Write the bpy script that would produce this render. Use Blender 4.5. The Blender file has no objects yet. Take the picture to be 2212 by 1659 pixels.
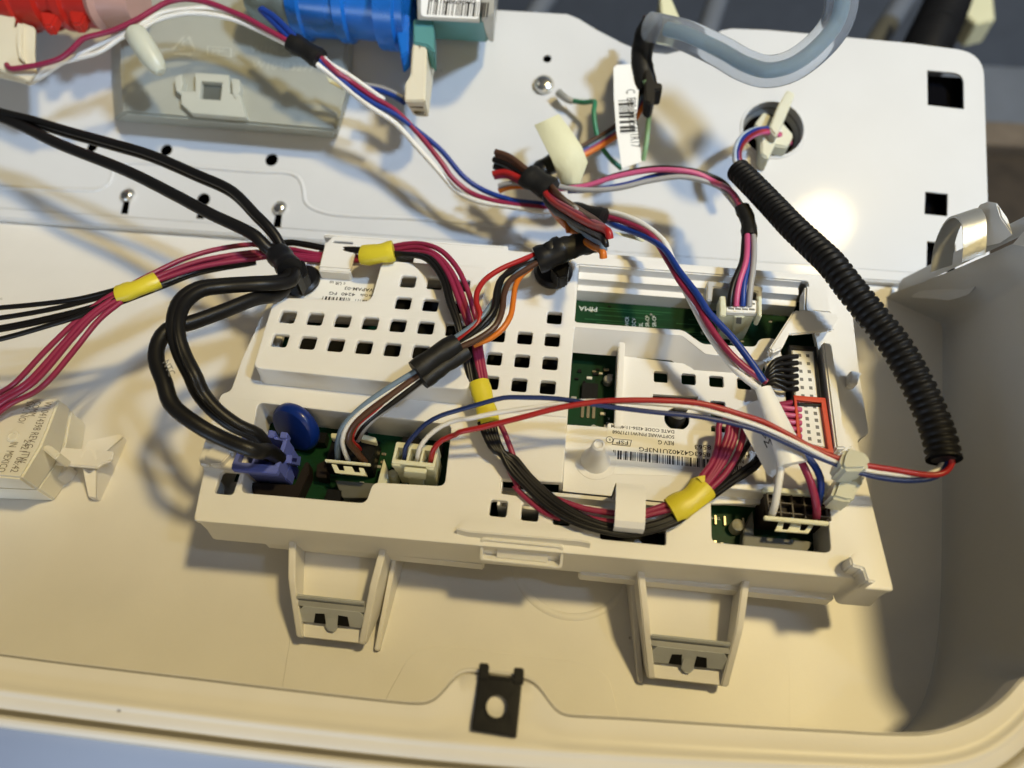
import bpy, bmesh, math, random
from mathutils import Vector, Matrix, noise
random.seed(7)
sc = bpy.context.scene
COL = sc.collection
MM = 0.001

# ---------------------------------------------------------------- camera
F = 1534.0; CU, CV = 1106.0, 829.5          # focal length and centre, in the units the photo was measured in
_x = Vector((22000, 1852, -1534)).normalized()
_y = Vector((324, -2580, 1534)); _y = (_y - _x * _x.dot(_y)).normalized()
_z = _x.cross(_y)
RC = Matrix((( _x.x, _y.x, _z.x), (_x.y, _y.y, _z.y), (_x.z, _y.z, _z.z)))   # world -> camera (right, down, forward)
RT = RC.transposed()
CAM = Vector((17.33, -127.03, 246.63))       # mm
cd = bpy.data.cameras.new('camera'); cam = bpy.data.objects.new('camera', cd); COL.objects.link(cam)
right = RT @ Vector((1, 0, 0)); down = RT @ Vector((0, 1, 0)); fwd = RT @ Vector((0, 0, 1))
m = Matrix((( right.x, -down.x, -fwd.x, CAM.x * MM), (right.y, -down.y, -fwd.y, CAM.y * MM), (right.z, -down.z, -fwd.z, CAM.z * MM), (0, 0, 0, 1)))
cam.matrix_world = m
cd.sensor_width = 36.0; cd.lens = F / 2212 * 36.0
cd.clip_start = 0.005; cd.clip_end = 20
cd.dof.use_dof = True; cd.dof.focus_distance = 0.242; cd.dof.aperture_fstop = 6.5
sc.camera = cam

# ---------------------------------------------------------------- world and lamps
w = bpy.data.worlds.new('World'); sc.world = w; w.use_nodes = True
bg = w.node_tree.nodes['Background']; bg.inputs[0].default_value = (0.80, 0.80, 0.80, 1); bg.inputs[1].default_value = 0.125

def look(o, target):
    d = Vector(target) - o.location
    o.rotation_euler = d.to_track_quat('-Z', 'Y').to_euler()

def area(name, loc, target, size, power, color, size_y=None, spread=None):
    l = bpy.data.lights.new(name, 'AREA'); l.energy = power; l.color = color
    l.shape = 'DISK' if size_y is None else 'RECTANGLE'; l.size = size
    if size_y: l.size_y = size_y
    if spread: l.spread = spread
    o = bpy.data.objects.new(name, l); COL.objects.link(o); o.location = loc; look(o, target); return o

area('ceiling_lamp', (0.684, 0.254, 1.72), (0.0, 0.0, 0.0), 0.16, 24.5, (1.0, 0.785, 0.37))
sp = bpy.data.lights.new('work_light', 'SPOT'); sp.energy = 100; sp.color = (0.52, 0.71, 1.0); sp.spot_size = math.radians(177); sp.spot_blend = 0.07; sp.shadow_soft_size = 0.085
so = bpy.data.objects.new('work_light', sp); COL.objects.link(so); so.location = (0.91, -0.092, 1.35); look(so, (0.91, 0.9, 1.35))
area('window', (-0.35, -0.95, 0.07), (-0.2, -0.2, -0.08), 0.5, 4.5, (0.62, 0.78, 1.0), 0.25)

area('bounce_fill', (0.40, -1.0, 0.8), (0.0, -0.05, 0.0), 0.9, 4.0, (1.0, 0.80, 0.44), 0.9)  # warm fill added for bounced light on the module's front faces

sc.view_settings.view_transform = 'Standard'; sc.view_settings.look = 'None'
sc.view_settings.exposure = -0.1; sc.view_settings.gamma = 1.0

# ---------------------------------------------------------------- measuring helpers (mm)
def ray(u, v): return RT @ Vector(((u - CU) / F, (v - CV) / F, 1.0))
def P(u, v, z):
    d = ray(u, v); t = (z - CAM.z) / d.z; return CAM + d * t
def PY(u, v, y):
    d = ray(u, v); t = (y - CAM.y) / d.y; return CAM + d * t
def PX(u, v, x):
    d = ray(u, v); t = (x - CAM.x) / d.x; return CAM + d * t
PA = math.radians(20); PO = Vector((0, 88, 4)); PN = Vector((0, -math.sin(PA), math.cos(PA))); PT = Vector((0, math.cos(PA), math.sin(PA)))
def PP(u, v, h=0.0):                         # a point h mm above the tilted rear panel
    d = ray(u, v); t = ((PO + PN * h - CAM).dot(PN)) / d.dot(PN); return CAM + d * t
def PC(u, v, h=0.0):
    p = PP(u, v, h) - PO; return (p.x, p.dot(PT))
def FP(x, s, h): return Vector((x, 0, 0)) + PO + PT * s + PN * h
def Q(i, j, *pts): return [(553 * i + x / 4, 414.75 * j + y / 4) for x, y in pts]
def Z1(*pts): return [(1215 + .2929 * x, 567 + .2929 * y) for x, y in pts]
def Z2(*pts): return [(378 + .2929 * x, 810 + .2929 * y) for x, y in pts]
def Z3(*pts): return [(1458 + .2441 * x, 837 + .2441 * y) for x, y in pts]
def Z4(*pts): return [(486 + .3418 * x, 486 + .3418 * y) for x, y in pts]
def at(pts, z):                              # measured points -> mm at heights z (one number or a list, interpolated along)
    n = len(pts)
    if not isinstance(z, (list, tuple)): z = [z] * n
    out = []
    for k, (u, v) in enumerate(pts):
        t = k / max(1, n - 1) * (len(z) - 1); a = int(min(t, len(z) - 2)) if len(z) > 1 else 0
        zz = z[a] if len(z) == 1 else z[a] + (z[a + 1] - z[a]) * (t - a)
        out.append(P(u, v, zz))
    return out
def atp(pts, h):
    n = len(pts)
    if not isinstance(h, (list, tuple)): h = [h] * n
    out = []
    for k, (u, v) in enumerate(pts):
        t = k / max(1, n - 1) * (len(h) - 1); a = int(min(t, len(h) - 2)) if len(h) > 1 else 0
        hh = h[a] if len(h) == 1 else h[a] + (h[a + 1] - h[a]) * (t - a)
        out.append(PP(u, v, hh))
    return out

# ---------------------------------------------------------------- materials
MATS = {}
def mat(name, col, rough=0.45, metal=0.0, trans=0.0, coat=0.0, bump=0.0, bscale=900.0, var=0.0, stain=0.0, sss=0.0, ior=1.45, spec=0.5):
    if name in MATS: return MATS[name]
    m = bpy.data.materials.new(name); m.use_nodes = True; nt = m.node_tree; N = nt.nodes; L = nt.links
    b = N['Principled BSDF']; b.inputs['Base Color'].default_value = (*col, 1); b.inputs['Roughness'].default_value = rough
    b.inputs['Metallic'].default_value = metal; b.inputs['Transmission Weight'].default_value = trans; b.inputs['Coat Weight'].default_value = coat
    b.inputs['Coat Roughness'].default_value = 0.06
    b.inputs['IOR'].default_value = ior; b.inputs['Specular IOR Level'].default_value = spec
    if sss: b.inputs['Subsurface Weight'].default_value = sss; b.inputs['Subsurface Radius'].default_value = (1, .8, .6); b.inputs['Subsurface Scale'].default_value = 0.002
    tc = N.new('ShaderNodeTexCoord')
    if var or stain:
        n = N.new('ShaderNodeTexNoise'); n.inputs['Scale'].default_value = 45; n.inputs['Detail'].default_value = 5; L.new(tc.outputs['Object'], n.inputs['Vector'])
        r = N.new('ShaderNodeValToRGB'); r.color_ramp.elements[0].position = .3; r.color_ramp.elements[1].position = .7
        k = 1 - var; r.color_ramp.elements[0].color = (col[0] * k, col[1] * k, col[2] * k, 1); r.color_ramp.elements[1].color = (*col, 1)
        L.new(n.outputs['Fac'], r.inputs[0]); src = r.outputs[0]
        if stain:
            v = N.new('ShaderNodeTexVoronoi'); v.inputs['Scale'].default_value = 62; v.inputs['Randomness'].default_value = 1; L.new(tc.outputs['Object'], v.inputs['Vector'])
            n2 = N.new('ShaderNodeTexNoise'); n2.inputs['Scale'].default_value = 900; L.new(tc.outputs['Object'], n2.inputs['Vector'])
            n3 = N.new('ShaderNodeTexNoise'); n3.inputs['Scale'].default_value = 30; L.new(tc.outputs['Object'], n3.inputs['Vector'])
            a = N.new('ShaderNodeMath'); a.operation = 'MULTIPLY_ADD'; L.new(n2.outputs['Fac'], a.inputs[0]); a.inputs[1].default_value = 0.05; L.new(v.outputs['Distance'], a.inputs[2])
            r2 = N.new('ShaderNodeValToRGB'); r2.color_ramp.elements[0].position = .045; r2.color_ramp.elements[1].position = .068
            r2.color_ramp.elements[0].color = (1, 1, 1, 1); r2.color_ramp.elements[1].color = (0, 0, 0, 1); L.new(a.outputs[0], r2.inputs[0])
            r3 = N.new('ShaderNodeValToRGB'); r3.color_ramp.elements[0].position = .52; r3.color_ramp.elements[1].position = .62; L.new(n3.outputs['Fac'], r3.inputs[0])
            mu = N.new('ShaderNodeMath'); mu.operation = 'MULTIPLY'; L.new(r2.outputs[0], mu.inputs[0]); L.new(r3.outputs[0], mu.inputs[1])
            mu2 = N.new('ShaderNodeMath'); mu2.operation = 'MULTIPLY'; L.new(mu.outputs[0], mu2.inputs[0]); mu2.inputs[1].default_value = stain
            mx = N.new('ShaderNodeMix'); mx.data_type = 'RGBA'; L.new(mu2.outputs[0], mx.inputs['Factor']); L.new(src, mx.inputs['A']); mx.inputs['B'].default_value = (.16, .13, .09, 1)
            src = mx.outputs['Result']
        L.new(src, b.inputs['Base Color'])
        r4 = N.new('ShaderNodeMapRange'); L.new(n.outputs['Fac'], r4.inputs[0]); r4.inputs[3].default_value = rough * .85; r4.inputs[4].default_value = min(1, rough * 1.15); L.new(r4.outputs[0], b.inputs['Roughness'])
    if bump:
        nb = N.new('ShaderNodeTexNoise'); nb.inputs['Scale'].default_value = bscale; nb.inputs['Detail'].default_value = 3; L.new(tc.outputs['Object'], nb.inputs['Vector'])
        bp = N.new('ShaderNodeBump'); bp.inputs['Strength'].default_value = bump; bp.inputs['Distance'].default_value = 0.0004; L.new(nb.outputs['Fac'], bp.inputs['Height']); L.new(bp.outputs[0], b.inputs['Normal'])
    MATS[name] = m; return m

white = mat('white_plastic', (.76, .745, .71), .42, bump=.06, bscale=1500, var=.04, stain=.5)
tray = mat('tray_plastic', (.74, .715, .665), .40, bump=.05, bscale=1100, var=.05, stain=.75)
enamel = mat('white_enamel', (.61, .61, .605), .32, coat=.05, spec=.10, bump=.03, bscale=260, var=.03, stain=.5)
blackp = mat('black_plastic', (.008, .008, .009), .36, spec=.3, bump=.05, var=.3)
condm = mat('conduit_black', (.0065, .006, .0058), .52, spec=.22, var=.2)
blackr = mat('black_rubber', (.008, .0075, .0075), .40, spec=.3, bump=.08, bscale=1800, var=.3)
tapeb = mat('black_tape', (.010, .0095, .009), .48, spec=.3, bump=.5, bscale=420, var=.3)
tapey = mat('yellow_tape', (.66, .55, .03), .38, bump=.45, bscale=260, var=.12)
tapec = mat('cream_tape', (.66, .64, .42), .6, bump=.4, bscale=300, var=.08)
crimson = mat('crimson_wire', (.27, .020, .062), .36, bump=.05, var=.15)
redw = mat('red_wire', (.36, .014, .013), .36, bump=.05, var=.15)
pinkw = mat('pink_wire', (.52, .085, .20), .36, var=.12)
bluew = mat('blue_wire', (.010, .040, .24), .36, bump=.05, var=.15)
navyw = mat('navy_wire', (.012, .026, .11), .36, bump=.05, var=.15)
whitew = mat('white_wire', (.76, .74, .69), .4, bump=.05, var=.1, stain=.5)
greyw = mat('grey_wire', (.33, .32, .31), .4, var=.1)
steelw = mat('steel_blue_wire', (.15, .21, .28), .4, var=.1)
brownw = mat('brown_wire', (.075, .033, .018), .38, var=.2)
orangew = mat('orange_wire', (.60, .155, .012), .38, var=.1)
blackw = mat('black_wire', (.008, .007, .0065), .36, spec=.35, bump=.05, var=.3)
greenw = mat('green_wire', (.03, .19, .09), .38, var=.15)
yelgrn = mat('green_yellow_wire', (.20, .34, .16), .38, var=.15)
pcbm = mat('circuit_green', (.004, .046, .014), .5, coat=.0, spec=.2, bump=.25, bscale=500, var=.5)
chip = mat('chip_black', (.008, .008, .008), .5, bump=.1, spec=.15)
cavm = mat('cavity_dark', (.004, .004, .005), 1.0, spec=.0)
silk = mat('white_print', (.62, .66, .62), .6)
ink = mat('black_ink', (.015, .015, .016), .6)
paper = mat('label_paper', (.80, .79, .75), .38, bump=.04, var=.02)
steel = mat('zinc_steel', (.50, .50, .47), .42, metal=.55, bump=.25, bscale=420, var=.25)
chrome = mat('bright_steel', (.72, .72, .70), .20, metal=1.0, bump=.1, bscale=600)
brass = mat('tinned_pin', (.75, .66, .45), .25, metal=1.0)
peri = mat('periwinkle_plastic', (.115, .145, .46), .42, bump=.06, var=.08)
deepblue = mat('blue_disc', (.004, .022, .17), .30, coat=.12, spec=.3, var=.2)
cream = mat('cream_plastic', (.68, .62, .47), .42, bump=.05, var=.05, sss=.1)
ivory = mat('ivory_plastic', (.66, .66, .50), .42, bump=.05, var=.05, sss=.1)
frost = mat('frosted_plastic', (.50, .51, .44), .45, trans=.30, bump=.08, bscale=500, var=.08, ior=1.3)
milky = mat('milky_nylon', (.66, .67, .55), .38, trans=.25, sss=.2, var=.06, bump=.06)
hosem = mat('clear_tubing', (.70, .75, .82), .18, trans=.80, var=.05, ior=1.06)
hosein = mat('tubing_bore', (.20, .36, .44), .3, var=.15)
redp = mat('red_plastic', (.46, .02, .012), .30, bump=.06, var=.2, sss=.1)
bluep = mat('blue_plastic', (.015, .19, .70), .28, bump=.06, var=.25, trans=.2)
greyp = mat('grey_plastic', (.46, .46, .45), .42, bump=.05, var=.04, stain=.3)
tealp = mat('teal_plastic', (.09, .27, .26), .42, var=.15, bump=.1)
orangep = mat('red_housing', (.55, .05, .02), .4, var=.1)
darkbg = mat('dark_cabinet', (.125, .14, .165), .6, var=.12)
brownbg = mat('dark_wood', (.045, .032, .020), .6, var=.4)
tanbg = mat('tan_board', (.16, .125, .09), .6, var=.3)
coolsheet = mat('cool_light_top', (.39, .44, .57), .4, var=.06, bump=.05, bscale=300)  # blue tint paints in the cool light on the washer top
porcelain = mat('porcelain_insulator', (.74, .71, .61), .5, var=.06, sss=.1)

# ---------------------------------------------------------------- building helpers
def link(name, verts, faces, m, parent=None, smooth=False, ang=None):
    me = bpy.data.meshes.new(name); me.from_pydata([(v[0] * MM, v[1] * MM, v[2] * MM) for v in verts], [], faces)
    if m: me.materials.append(m)
    me.validate()
    o = bpy.data.objects.new(name, me); COL.objects.link(o)
    fix(o, smooth, ang)
    if parent: adopt(o, parent)
    return o
def fix(o, smooth, ang=None):
    bm = bmesh.new(); bm.from_mesh(o.data); bmesh.ops.recalc_face_normals(bm, faces=bm.faces)
    if smooth:
        for f in bm.faces: f.smooth = True
        a = math.radians(ang or 40)
        for e in bm.edges:
            if len(e.link_faces) == 2 and e.calc_face_angle(0) > a: e.smooth = False
    bm.to_mesh(o.data); bm.free()
def adopt(o, parent):
    w = Vector((0, 0, 0)); q = parent
    while q: w = w + q.location; q = q.parent
    o.parent = parent
    # parents are never rotated: keep the child's own world coordinates
    if parent.parent is None and parent.type == 'EMPTY': o.matrix_parent_inverse = Matrix.Translation(-parent.location)
def thing(name, label, cat, loc=(0, 0, 0), group=None):
    o = bpy.data.objects.new(name, None); COL.objects.link(o); o.location = Vector(loc) * MM; o.empty_display_size = .005
    o['label'] = label; o['category'] = cat
    if group: o['group'] = group
    return o
def tag(o, label, cat, group=None):
    o['label'] = label; o['category'] = cat
    if group: o['group'] = group
    return o

def smoothpath(pts, step=2.5):
    pts = [Vector(p) for p in pts]
    if len(pts) < 3:
        n = max(2, int((pts[1] - pts[0]).length / step)); return [pts[0].lerp(pts[1], k / n) for k in range(n + 1)]
    ext = [pts[0] * 2 - pts[1]] + pts + [pts[-1] * 2 - pts[-2]]
    out = []
    for i in range(1, len(ext) - 2):
        p0, p1, p2, p3 = ext[i - 1:i + 3]
        n = max(2, int((p2 - p1).length / step))
        d01 = max(.01, (p1 - p0).length) ** .5; d12 = max(.01, (p2 - p1).length) ** .5; d23 = max(.01, (p3 - p2).length) ** .5
        m1 = (p1 - p0) / d01 - (p2 - p0) / (d01 + d12) + (p2 - p1) / d12
        m2 = (p2 - p1) / d12 - (p3 - p1) / (d12 + d23) + (p3 - p2) / d23
        m1 *= d12; m2 *= d12
        for k in range(n):
            t = k / n; t2 = t * t; t3 = t2 * t
            out.append(p1 * (2 * t3 - 3 * t2 + 1) + m1 * (t3 - 2 * t2 + t) + p2 * (-2 * t3 + 3 * t2) + m2 * (t3 - t2))
    out.append(pts[-1]); return out
def frames(path):
    n = len(path); T = []
    for i in range(n):
        a = path[max(0, i - 1)]; b = path[min(n - 1, i + 1)]; d = b - a
        T.append(d.normalized() if d.length > 1e-9 else Vector((0, 0, 1)))
    up = Vector((0, 0, 1)) if abs(T[0].z) < .9 else Vector((1, 0, 0))
    N = [(up - T[0] * up.dot(T[0])).normalized()]
    for i in range(1, n):
        v = N[-1] - T[i] * N[-1].dot(T[i]); N.append(v.normalized())
    return T, N
def tube_geo(path, r, sides=10, squash=1.0, jit=0.0):
    T, N = frames(path); V = []; Fc = []; n = len(path)
    for i in range(n):
        rr = r(i / (n - 1)) if callable(r) else r
        B = T[i].cross(N[i])
        for k in range(sides):
            a = 2 * math.pi * k / sides
            q = 1 + jit * (random.random() - .5)
            V.append(path[i] + (N[i] * math.cos(a) * squash + B * math.sin(a)) * rr * q)
    for i in range(n - 1):
        for k in range(sides):
            k2 = (k + 1) % sides
            Fc.append((i * sides + k, i * sides + k2, (i + 1) * sides + k2, (i + 1) * sides + k))
    Fc.append(tuple(range(sides - 1, -1, -1))); Fc.append(tuple((n - 1) * sides + k for k in range(sides)))
    return V, Fc
def wire(pts, r, m, parent, name='wire', sides=10, step=2.0, **k):
    pts = [Vector(p) for p in pts]
    V, Fc = tube_geo(smoothpath(pts, step), r, sides, **k); return link(name, V, Fc, m, parent, True, 60)
def sleeve(pts, r, m, parent, name='tape_wrap', squash=.72, sides=14, jit=.10, fit=0.0):
    path = smoothpath(pts, 1.4)
    f = (lambda t: r * (1 - fit * (2 * t - 1) ** 2) * (1 + .06 * math.sin(t * 9))) if not callable(r) else r
    V, Fc = tube_geo(path, f, sides, squash, jit); return link(name, V, Fc, m, parent, True, 50)

def roundpoly(pts, r, seg=4):
    out = []; n = len(pts)
    for i in range(n):
        p = Vector((pts[i][0], pts[i][1])); a = Vector((pts[i - 1][0], pts[i - 1][1])) - p; b = Vector((pts[(i + 1) % n][0], pts[(i + 1) % n][1])) - p
        rr = min(r, a.length * .45, b.length * .45)
        if rr < .02: out.append((p.x, p.y)); continue
        pa = p + a.normalized() * rr; pb = p + b.normalized() * rr
        for k in range(seg + 1):
            t = k / seg; q = pa * (1 - t) ** 2 + p * 2 * t * (1 - t) + pb * t * t; out.append((q.x, q.y))
    return out
def rect(x0, y0, x1, y1, r=0.0):
    p = [(x0, y0), (x1, y0), (x1, y1), (x0, y1)]; return roundpoly(p, r) if r else p
def circ(x, y, r, n=28, ry=None): return [(x + r * math.cos(2 * math.pi * k / n), y + (ry or r) * math.sin(2 * math.pi * k / n)) for k in range(n)]
def plate(name, loops, z0, z1, m, parent=None, bev=.35, fn=None):
    """filled outline with holes, extruded from z0 to z1 with rounded edges; fn maps local mm to world mm"""
    cu = bpy.data.curves.new('outline', 'CURVE'); cu.dimensions = '2D'; cu.fill_mode = 'BOTH'
    bev = min(bev, (z1 - z0) * .45)
    cu.extrude = (z1 - z0) / 2 - bev; cu.bevel_depth = bev; cu.bevel_resolution = 1; cu.offset = -bev
    for lp in loops:
        s = cu.splines.new('POLY'); s.points.add(len(lp) - 1); s.use_cyclic_u = True
        for k, p in enumerate(lp): s.points[k].co = (p[0], p[1], 0, 1)
    t = bpy.data.objects.new('outline', cu); COL.objects.link(t)
    dg = bpy.context.evaluated_depsgraph_get(); me = bpy.data.meshes.new_from_object(t.evaluated_get(dg))
    bpy.data.objects.remove(t); bpy.data.curves.remove(cu)
    zc = (z0 + z1) / 2
    for v in me.vertices:
        c = (v.co.x, v.co.y, v.co.z + zc); c = fn(*c) if fn else c; v.co = (c[0] * MM, c[1] * MM, c[2] * MM)
    me.name = name; me.materials.clear(); me.materials.append(m)
    o = bpy.data.objects.new(name, me); COL.objects.link(o)
    bm = bmesh.new(); bm.from_mesh(me); bmesh.ops.remove_doubles(bm, verts=bm.verts, dist=1e-6); bmesh.ops.recalc_face_normals(bm, faces=bm.faces)
    for f in bm.faces: f.smooth = True
    for e in bm.edges:
        if len(e.link_faces) == 2 and e.calc_face_angle(0) > .75: e.smooth = False
    bm.to_mesh(me); bm.free()
    md = o.modifiers.new('normals', 'WEIGHTED_NORMAL'); md.keep_sharp = True
    if parent: adopt(o, parent)
    return o
def box(name, lo, hi, m, parent=None, bev=.3, taper=None, fn=None):
    """a bevelled box; taper = (dx, dy) shrink of the bottom face"""
    x0, y0, z0 = lo; x1, y1, z1 = hi; tx, ty = taper or (0, 0)
    V = [(x0 + tx, y0 + ty, z0), (x1 - tx, y0 + ty, z0), (x1 - tx, y1 - ty, z0), (x0 + tx, y1 - ty, z0), (x0, y0, z1), (x1, y0, z1), (x1, y1, z1), (x0, y1, z1)]
    return hexa(name, V, m, parent, bev, fn)
HF = [(0, 3, 2, 1), (4, 5, 6, 7), (0, 1, 5, 4), (1, 2, 6, 5), (2, 3, 7, 6), (3, 0, 4, 7)]
def hexa(name, V, m, parent=None, bev=.3, fn=None):
    bm = bmesh.new(); vs = [bm.verts.new(fn(*v) if fn else v) for v in V]
    for f in HF: bm.faces.new([vs[i] for i in f])
    bmesh.ops.recalc_face_normals(bm, faces=bm.faces)
    if bev: bmesh.ops.bevel(bm, geom=list(bm.edges), offset=bev, segments=2, affect='EDGES', clamp_overlap=True)
    return bmlink(name, bm, m, parent)
def bmlink(name, bm, m, parent=None, ang=.6):
    for v in bm.verts: v.co *= MM
    for f in bm.faces: f.smooth = True
    for e in bm.edges:
        if len(e.link_faces) == 2 and e.calc_face_angle(0) > ang: e.smooth = False
    me = bpy.data.meshes.new(name); bm.to_mesh(me); bm.free(); me.materials.append(m)
    o = bpy.data.objects.new(name, me); COL.objects.link(o)
    if parent: adopt(o, parent)
    return o
def prism(name, top, drop, m, parent=None, bev=.3, bottom=None):
    """top: world mm points (may differ in height); bottom: same count, else top dropped by `drop`"""
    n = len(top); bot = bottom or [Vector(p) - Vector((0, 0, drop)) for p in top]
    bm = bmesh.new(); a = [bm.verts.new(p) for p in top]; b = [bm.verts.new(p) for p in bot]
    bm.faces.new(a); bm.faces.new(b[::-1])
    for i in range(n): bm.faces.new((a[i], b[i], b[(i + 1) % n], a[(i + 1) % n]))
    bmesh.ops.recalc_face_normals(bm, faces=bm.faces)
    if bev: bmesh.ops.bevel(bm, geom=list(bm.edges), offset=bev, segments=2, affect='EDGES', clamp_overlap=True)
    return bmlink(name, bm, m, parent)
def loft(name, loops, m, parent=None, cap=True, closed=True, smooth=True, ang=40):
    n = len(loops[0]); V = [p for lp in loops for p in lp]; Fc = []
    for i in range(len(loops) - 1):
        for k in range(n if closed else n - 1):
            k2 = (k + 1) % n; Fc.append((i * n + k, i * n + k2, (i + 1) * n + k2, (i + 1) * n + k))
    if cap and closed: Fc.append(tuple(range(n))); Fc.append(tuple((len(loops) - 1) * n + k for k in range(n)))
    return link(name, V, Fc, m, parent, smooth, ang)
def ringwall(name, loop, z0, z1, t, m, parent=None):
    """a standing wall of thickness t round a closed outline (t > 0 grows outwards)"""
    n = len(loop); L2 = [Vector(p) for p in loop]
    ar = sum(L2[i].x * L2[(i + 1) % n].y - L2[(i + 1) % n].x * L2[i].y for i in range(n)); sgn = 1 if ar > 0 else -1
    off = []
    for i in range(n):
        d = (L2[(i + 1) % n] - L2[i - 1]); d = d.normalized() if d.length else Vector((1, 0)); off.append(L2[i] + Vector((d.y, -d.x)) * t * sgn)
    f = lambda q, z: [(p.x, p.y, z) for p in q]
    loops = [f(L2, z0), f(L2, z1), f(off, z1), f(off, z0), f(L2, z0)]
    return loft(name, loops, m, parent, cap=False)
def lathe(name, prof, base, axis, m, parent=None, sides=24, ang=35):
    axis = Vector(axis).normalized(); u = axis.orthogonal().normalized(); v = axis.cross(u); base = Vector(base)
    loops = [[base + axis * h + (u * math.cos(2 * math.pi * k / sides) + v * math.sin(2 * math.pi * k / sides)) * max(r, .001) for k in range(sides)] for r, h in prof]
    return loft(name, loops, m, parent, False, True, True, ang)
def text(s, size, origin, xd, yd, m, parent, name='lettering', width=None, lift=.03, thick=.02, bold=0.0):
    cu = bpy.data.curves.new('t', 'FONT'); cu.body = s; cu.size = size * 1.37; cu.resolution_u = 2; cu.offset = bold
    t = bpy.data.objects.new('t', cu); COL.objects.link(t); dg = bpy.context.evaluated_depsgraph_get()
    me = bpy.data.meshes.new_from_object(t.evaluated_get(dg)); bpy.data.objects.remove(t); bpy.data.curves.remove(cu)
    origin = Vector(origin); xd = Vector(xd).normalized(); yd = Vector(yd).normalized(); n = xd.cross(yd)
    xs = [v.co.x for v in me.vertices] or [0]; k = (width / (max(xs) - min(xs))) if width else 1.0; x0 = min(xs)
    for v in me.vertices: v.co = (origin + xd * (v.co.x - x0) * k + yd * v.co.y + n * lift) * MM
    me.name = name; me.materials.clear(); me.materials.append(m); o = bpy.data.objects.new(name, me); COL.objects.link(o)
    if parent: adopt(o, parent)
    return o
def bars(origin, xd, yd, width, height, m, parent, seed=1, lift=.03, mod=.16, name='barcode'):
    rnd = random.Random(seed); origin = Vector(origin); xd = Vector(xd).normalized(); yd = Vector(yd).normalized(); n = xd.cross(yd); V = []; Fc = []; x = 0
    while x < width:
        bw = min(rnd.choice((1, 1, 2, 3)) * mod, width - x)
        b = len(V); V += [origin + xd * x + n * lift, origin + xd * (x + bw) + n * lift, origin + xd * (x + bw) + yd * height + n * lift, origin + xd * x + yd * height + n * lift]; Fc.append((b, b + 1, b + 2, b + 3))
        x += bw + rnd.choice((1, 1, 2, 3)) * mod
    return link(name, V, Fc, m, parent)
def V3(p): return Vector(p)
# ---------------------------------------------------------------- the setting behind and below
def setting(o): o['kind'] = 'structure'; return o
setting(box('cabinet_floor', (-900, 517, -260), (1200, 1500, -250), darkbg, None, 0))
setting(box('cabinet_wall', (-900, 620, -250), (1200, 640, 500), darkbg, None, 0))
setting(box('wooden_floor', (-900, -400, -262), (1200, 478, -252), brownbg, None, 0))
setting(box('baseboard', (-900, 479, -258), (1200, 515, -240), tanbg, None, 1))
for k, (u0, u1, v0, v1) in enumerate([(1205, 1140, -30, 60), (1560, 1510, -30, 120), (1975, 1880, -30, 110)]):
    a = P(u0, v0, -120); b = P(u1, v1, -120)
    tag(wire([a, a.lerp(b, .5) + Vector((0, 0, 3)), b], 9, darkbg, None, 'support_rod', 12), ['slim dark rod in the gap left of the clear hose, above the panel edge', 'dark rod crossing behind the clear hose at the panel notch', 'dark grey rod beside the ribbed drain hose'][k], 'rod', 'dark rods behind the white panel')

# top of the washer in front of the console, cool light painted in as blue
setting(link('washer_top', [(-420, -300, -200), (420, -300, -200), (420, -112, -24), (-420, -112, -24), (420, 60, -20), (-420, 60, -20)], [(0, 1, 2, 3), (3, 2, 4, 5)], coolsheet))

# ---------------------------------------------------------------- console tray
tr = thing('console_tray', 'long cream plastic console housing lying open like a tray with rounded front rim', 'console housing', (0, 0, 0))
x0, x1 = -330, 153
plate('floor_panel', [[(x0, -116), (118, -113), (140, -103), (156, -80), (164, -60), (171, -20), (180, 50), (180, 88.4), (x0, 88.4)]], -2.5, 0, tray, tr, .2)
# raised middle field with its seams, and the low step round the clip
pl = [P(u, v, 0) for u, v in [(608, 1500), (628, 1375), (700, 1150), (1700, 1200), (1707, 1590)]]
plate('raised_field', [[(p.x, p.y) for p in pl]], -.3, .55, tray, tr, .2)
pl = [P(u, v, .3) for u, v in [(828, 1520), (880, 1425), (905, 1402), (945, 1394), (1250, 1430), (1290, 1445), (1315, 1465), (1345, 1580), (1300, 1600), (850, 1560)]]
plate('step_field', [roundpoly([(p.x, p.y) for p in pl], 4)], .1, 1.1, tray, tr, .25)
c = P(1236, 1205, 0); R = 20.5
ring = [c + Vector((R * math.cos(a), R * math.sin(a), .2)) for a in [k * math.pi / 32 - math.pi for k in range(33)]]
V, Fc = tube_geo(ring, 1.6, 10, .45); link('moulded_ring', V, Fc, tray, tr, True)

# front rim: inner edge and ridge measured at 45 mm, swept with a moulded profile
inner = [(-420, 1360), (-150, 1393), (0, 1411), (120, 1427), (277, 1446), (415, 1462), (553, 1479), (741, 1501), (860, 1514), (915, 1518), (938, 1513), (952, 1498), (974, 1464), (985, 1449), (1000, 1444), (1040, 1447), (1100, 1455), (1140, 1461), (1158, 1465), (1170, 1476), (1182, 1509), (1193, 1530), (1206, 1540), (1230, 1543), (1356, 1549), (1506, 1559), (1659, 1569), (1809, 1577), (1909, 1583), (1984, 1584), (2034, 1577), (2084, 1560), (2134, 1535), (2171, 1506), (2212, 1458)]
ridge_c = [(-420, 1428), (0, 1487), (277, 1522), (553, 1556), (741, 1577), (905, 1594), (1060, 1608), (1191, 1618), (1356, 1628), (1506, 1637), (1659, 1644), (1884, 1654)]
def interp(tab, x):
    for (xa, ya), (xb, yb) in zip(tab, tab[1:]):
        if x <= xb: return ya + (yb - ya) * (x - xa) / (xb - xa)
    return tab[-1][1]
ridge = []
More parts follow.
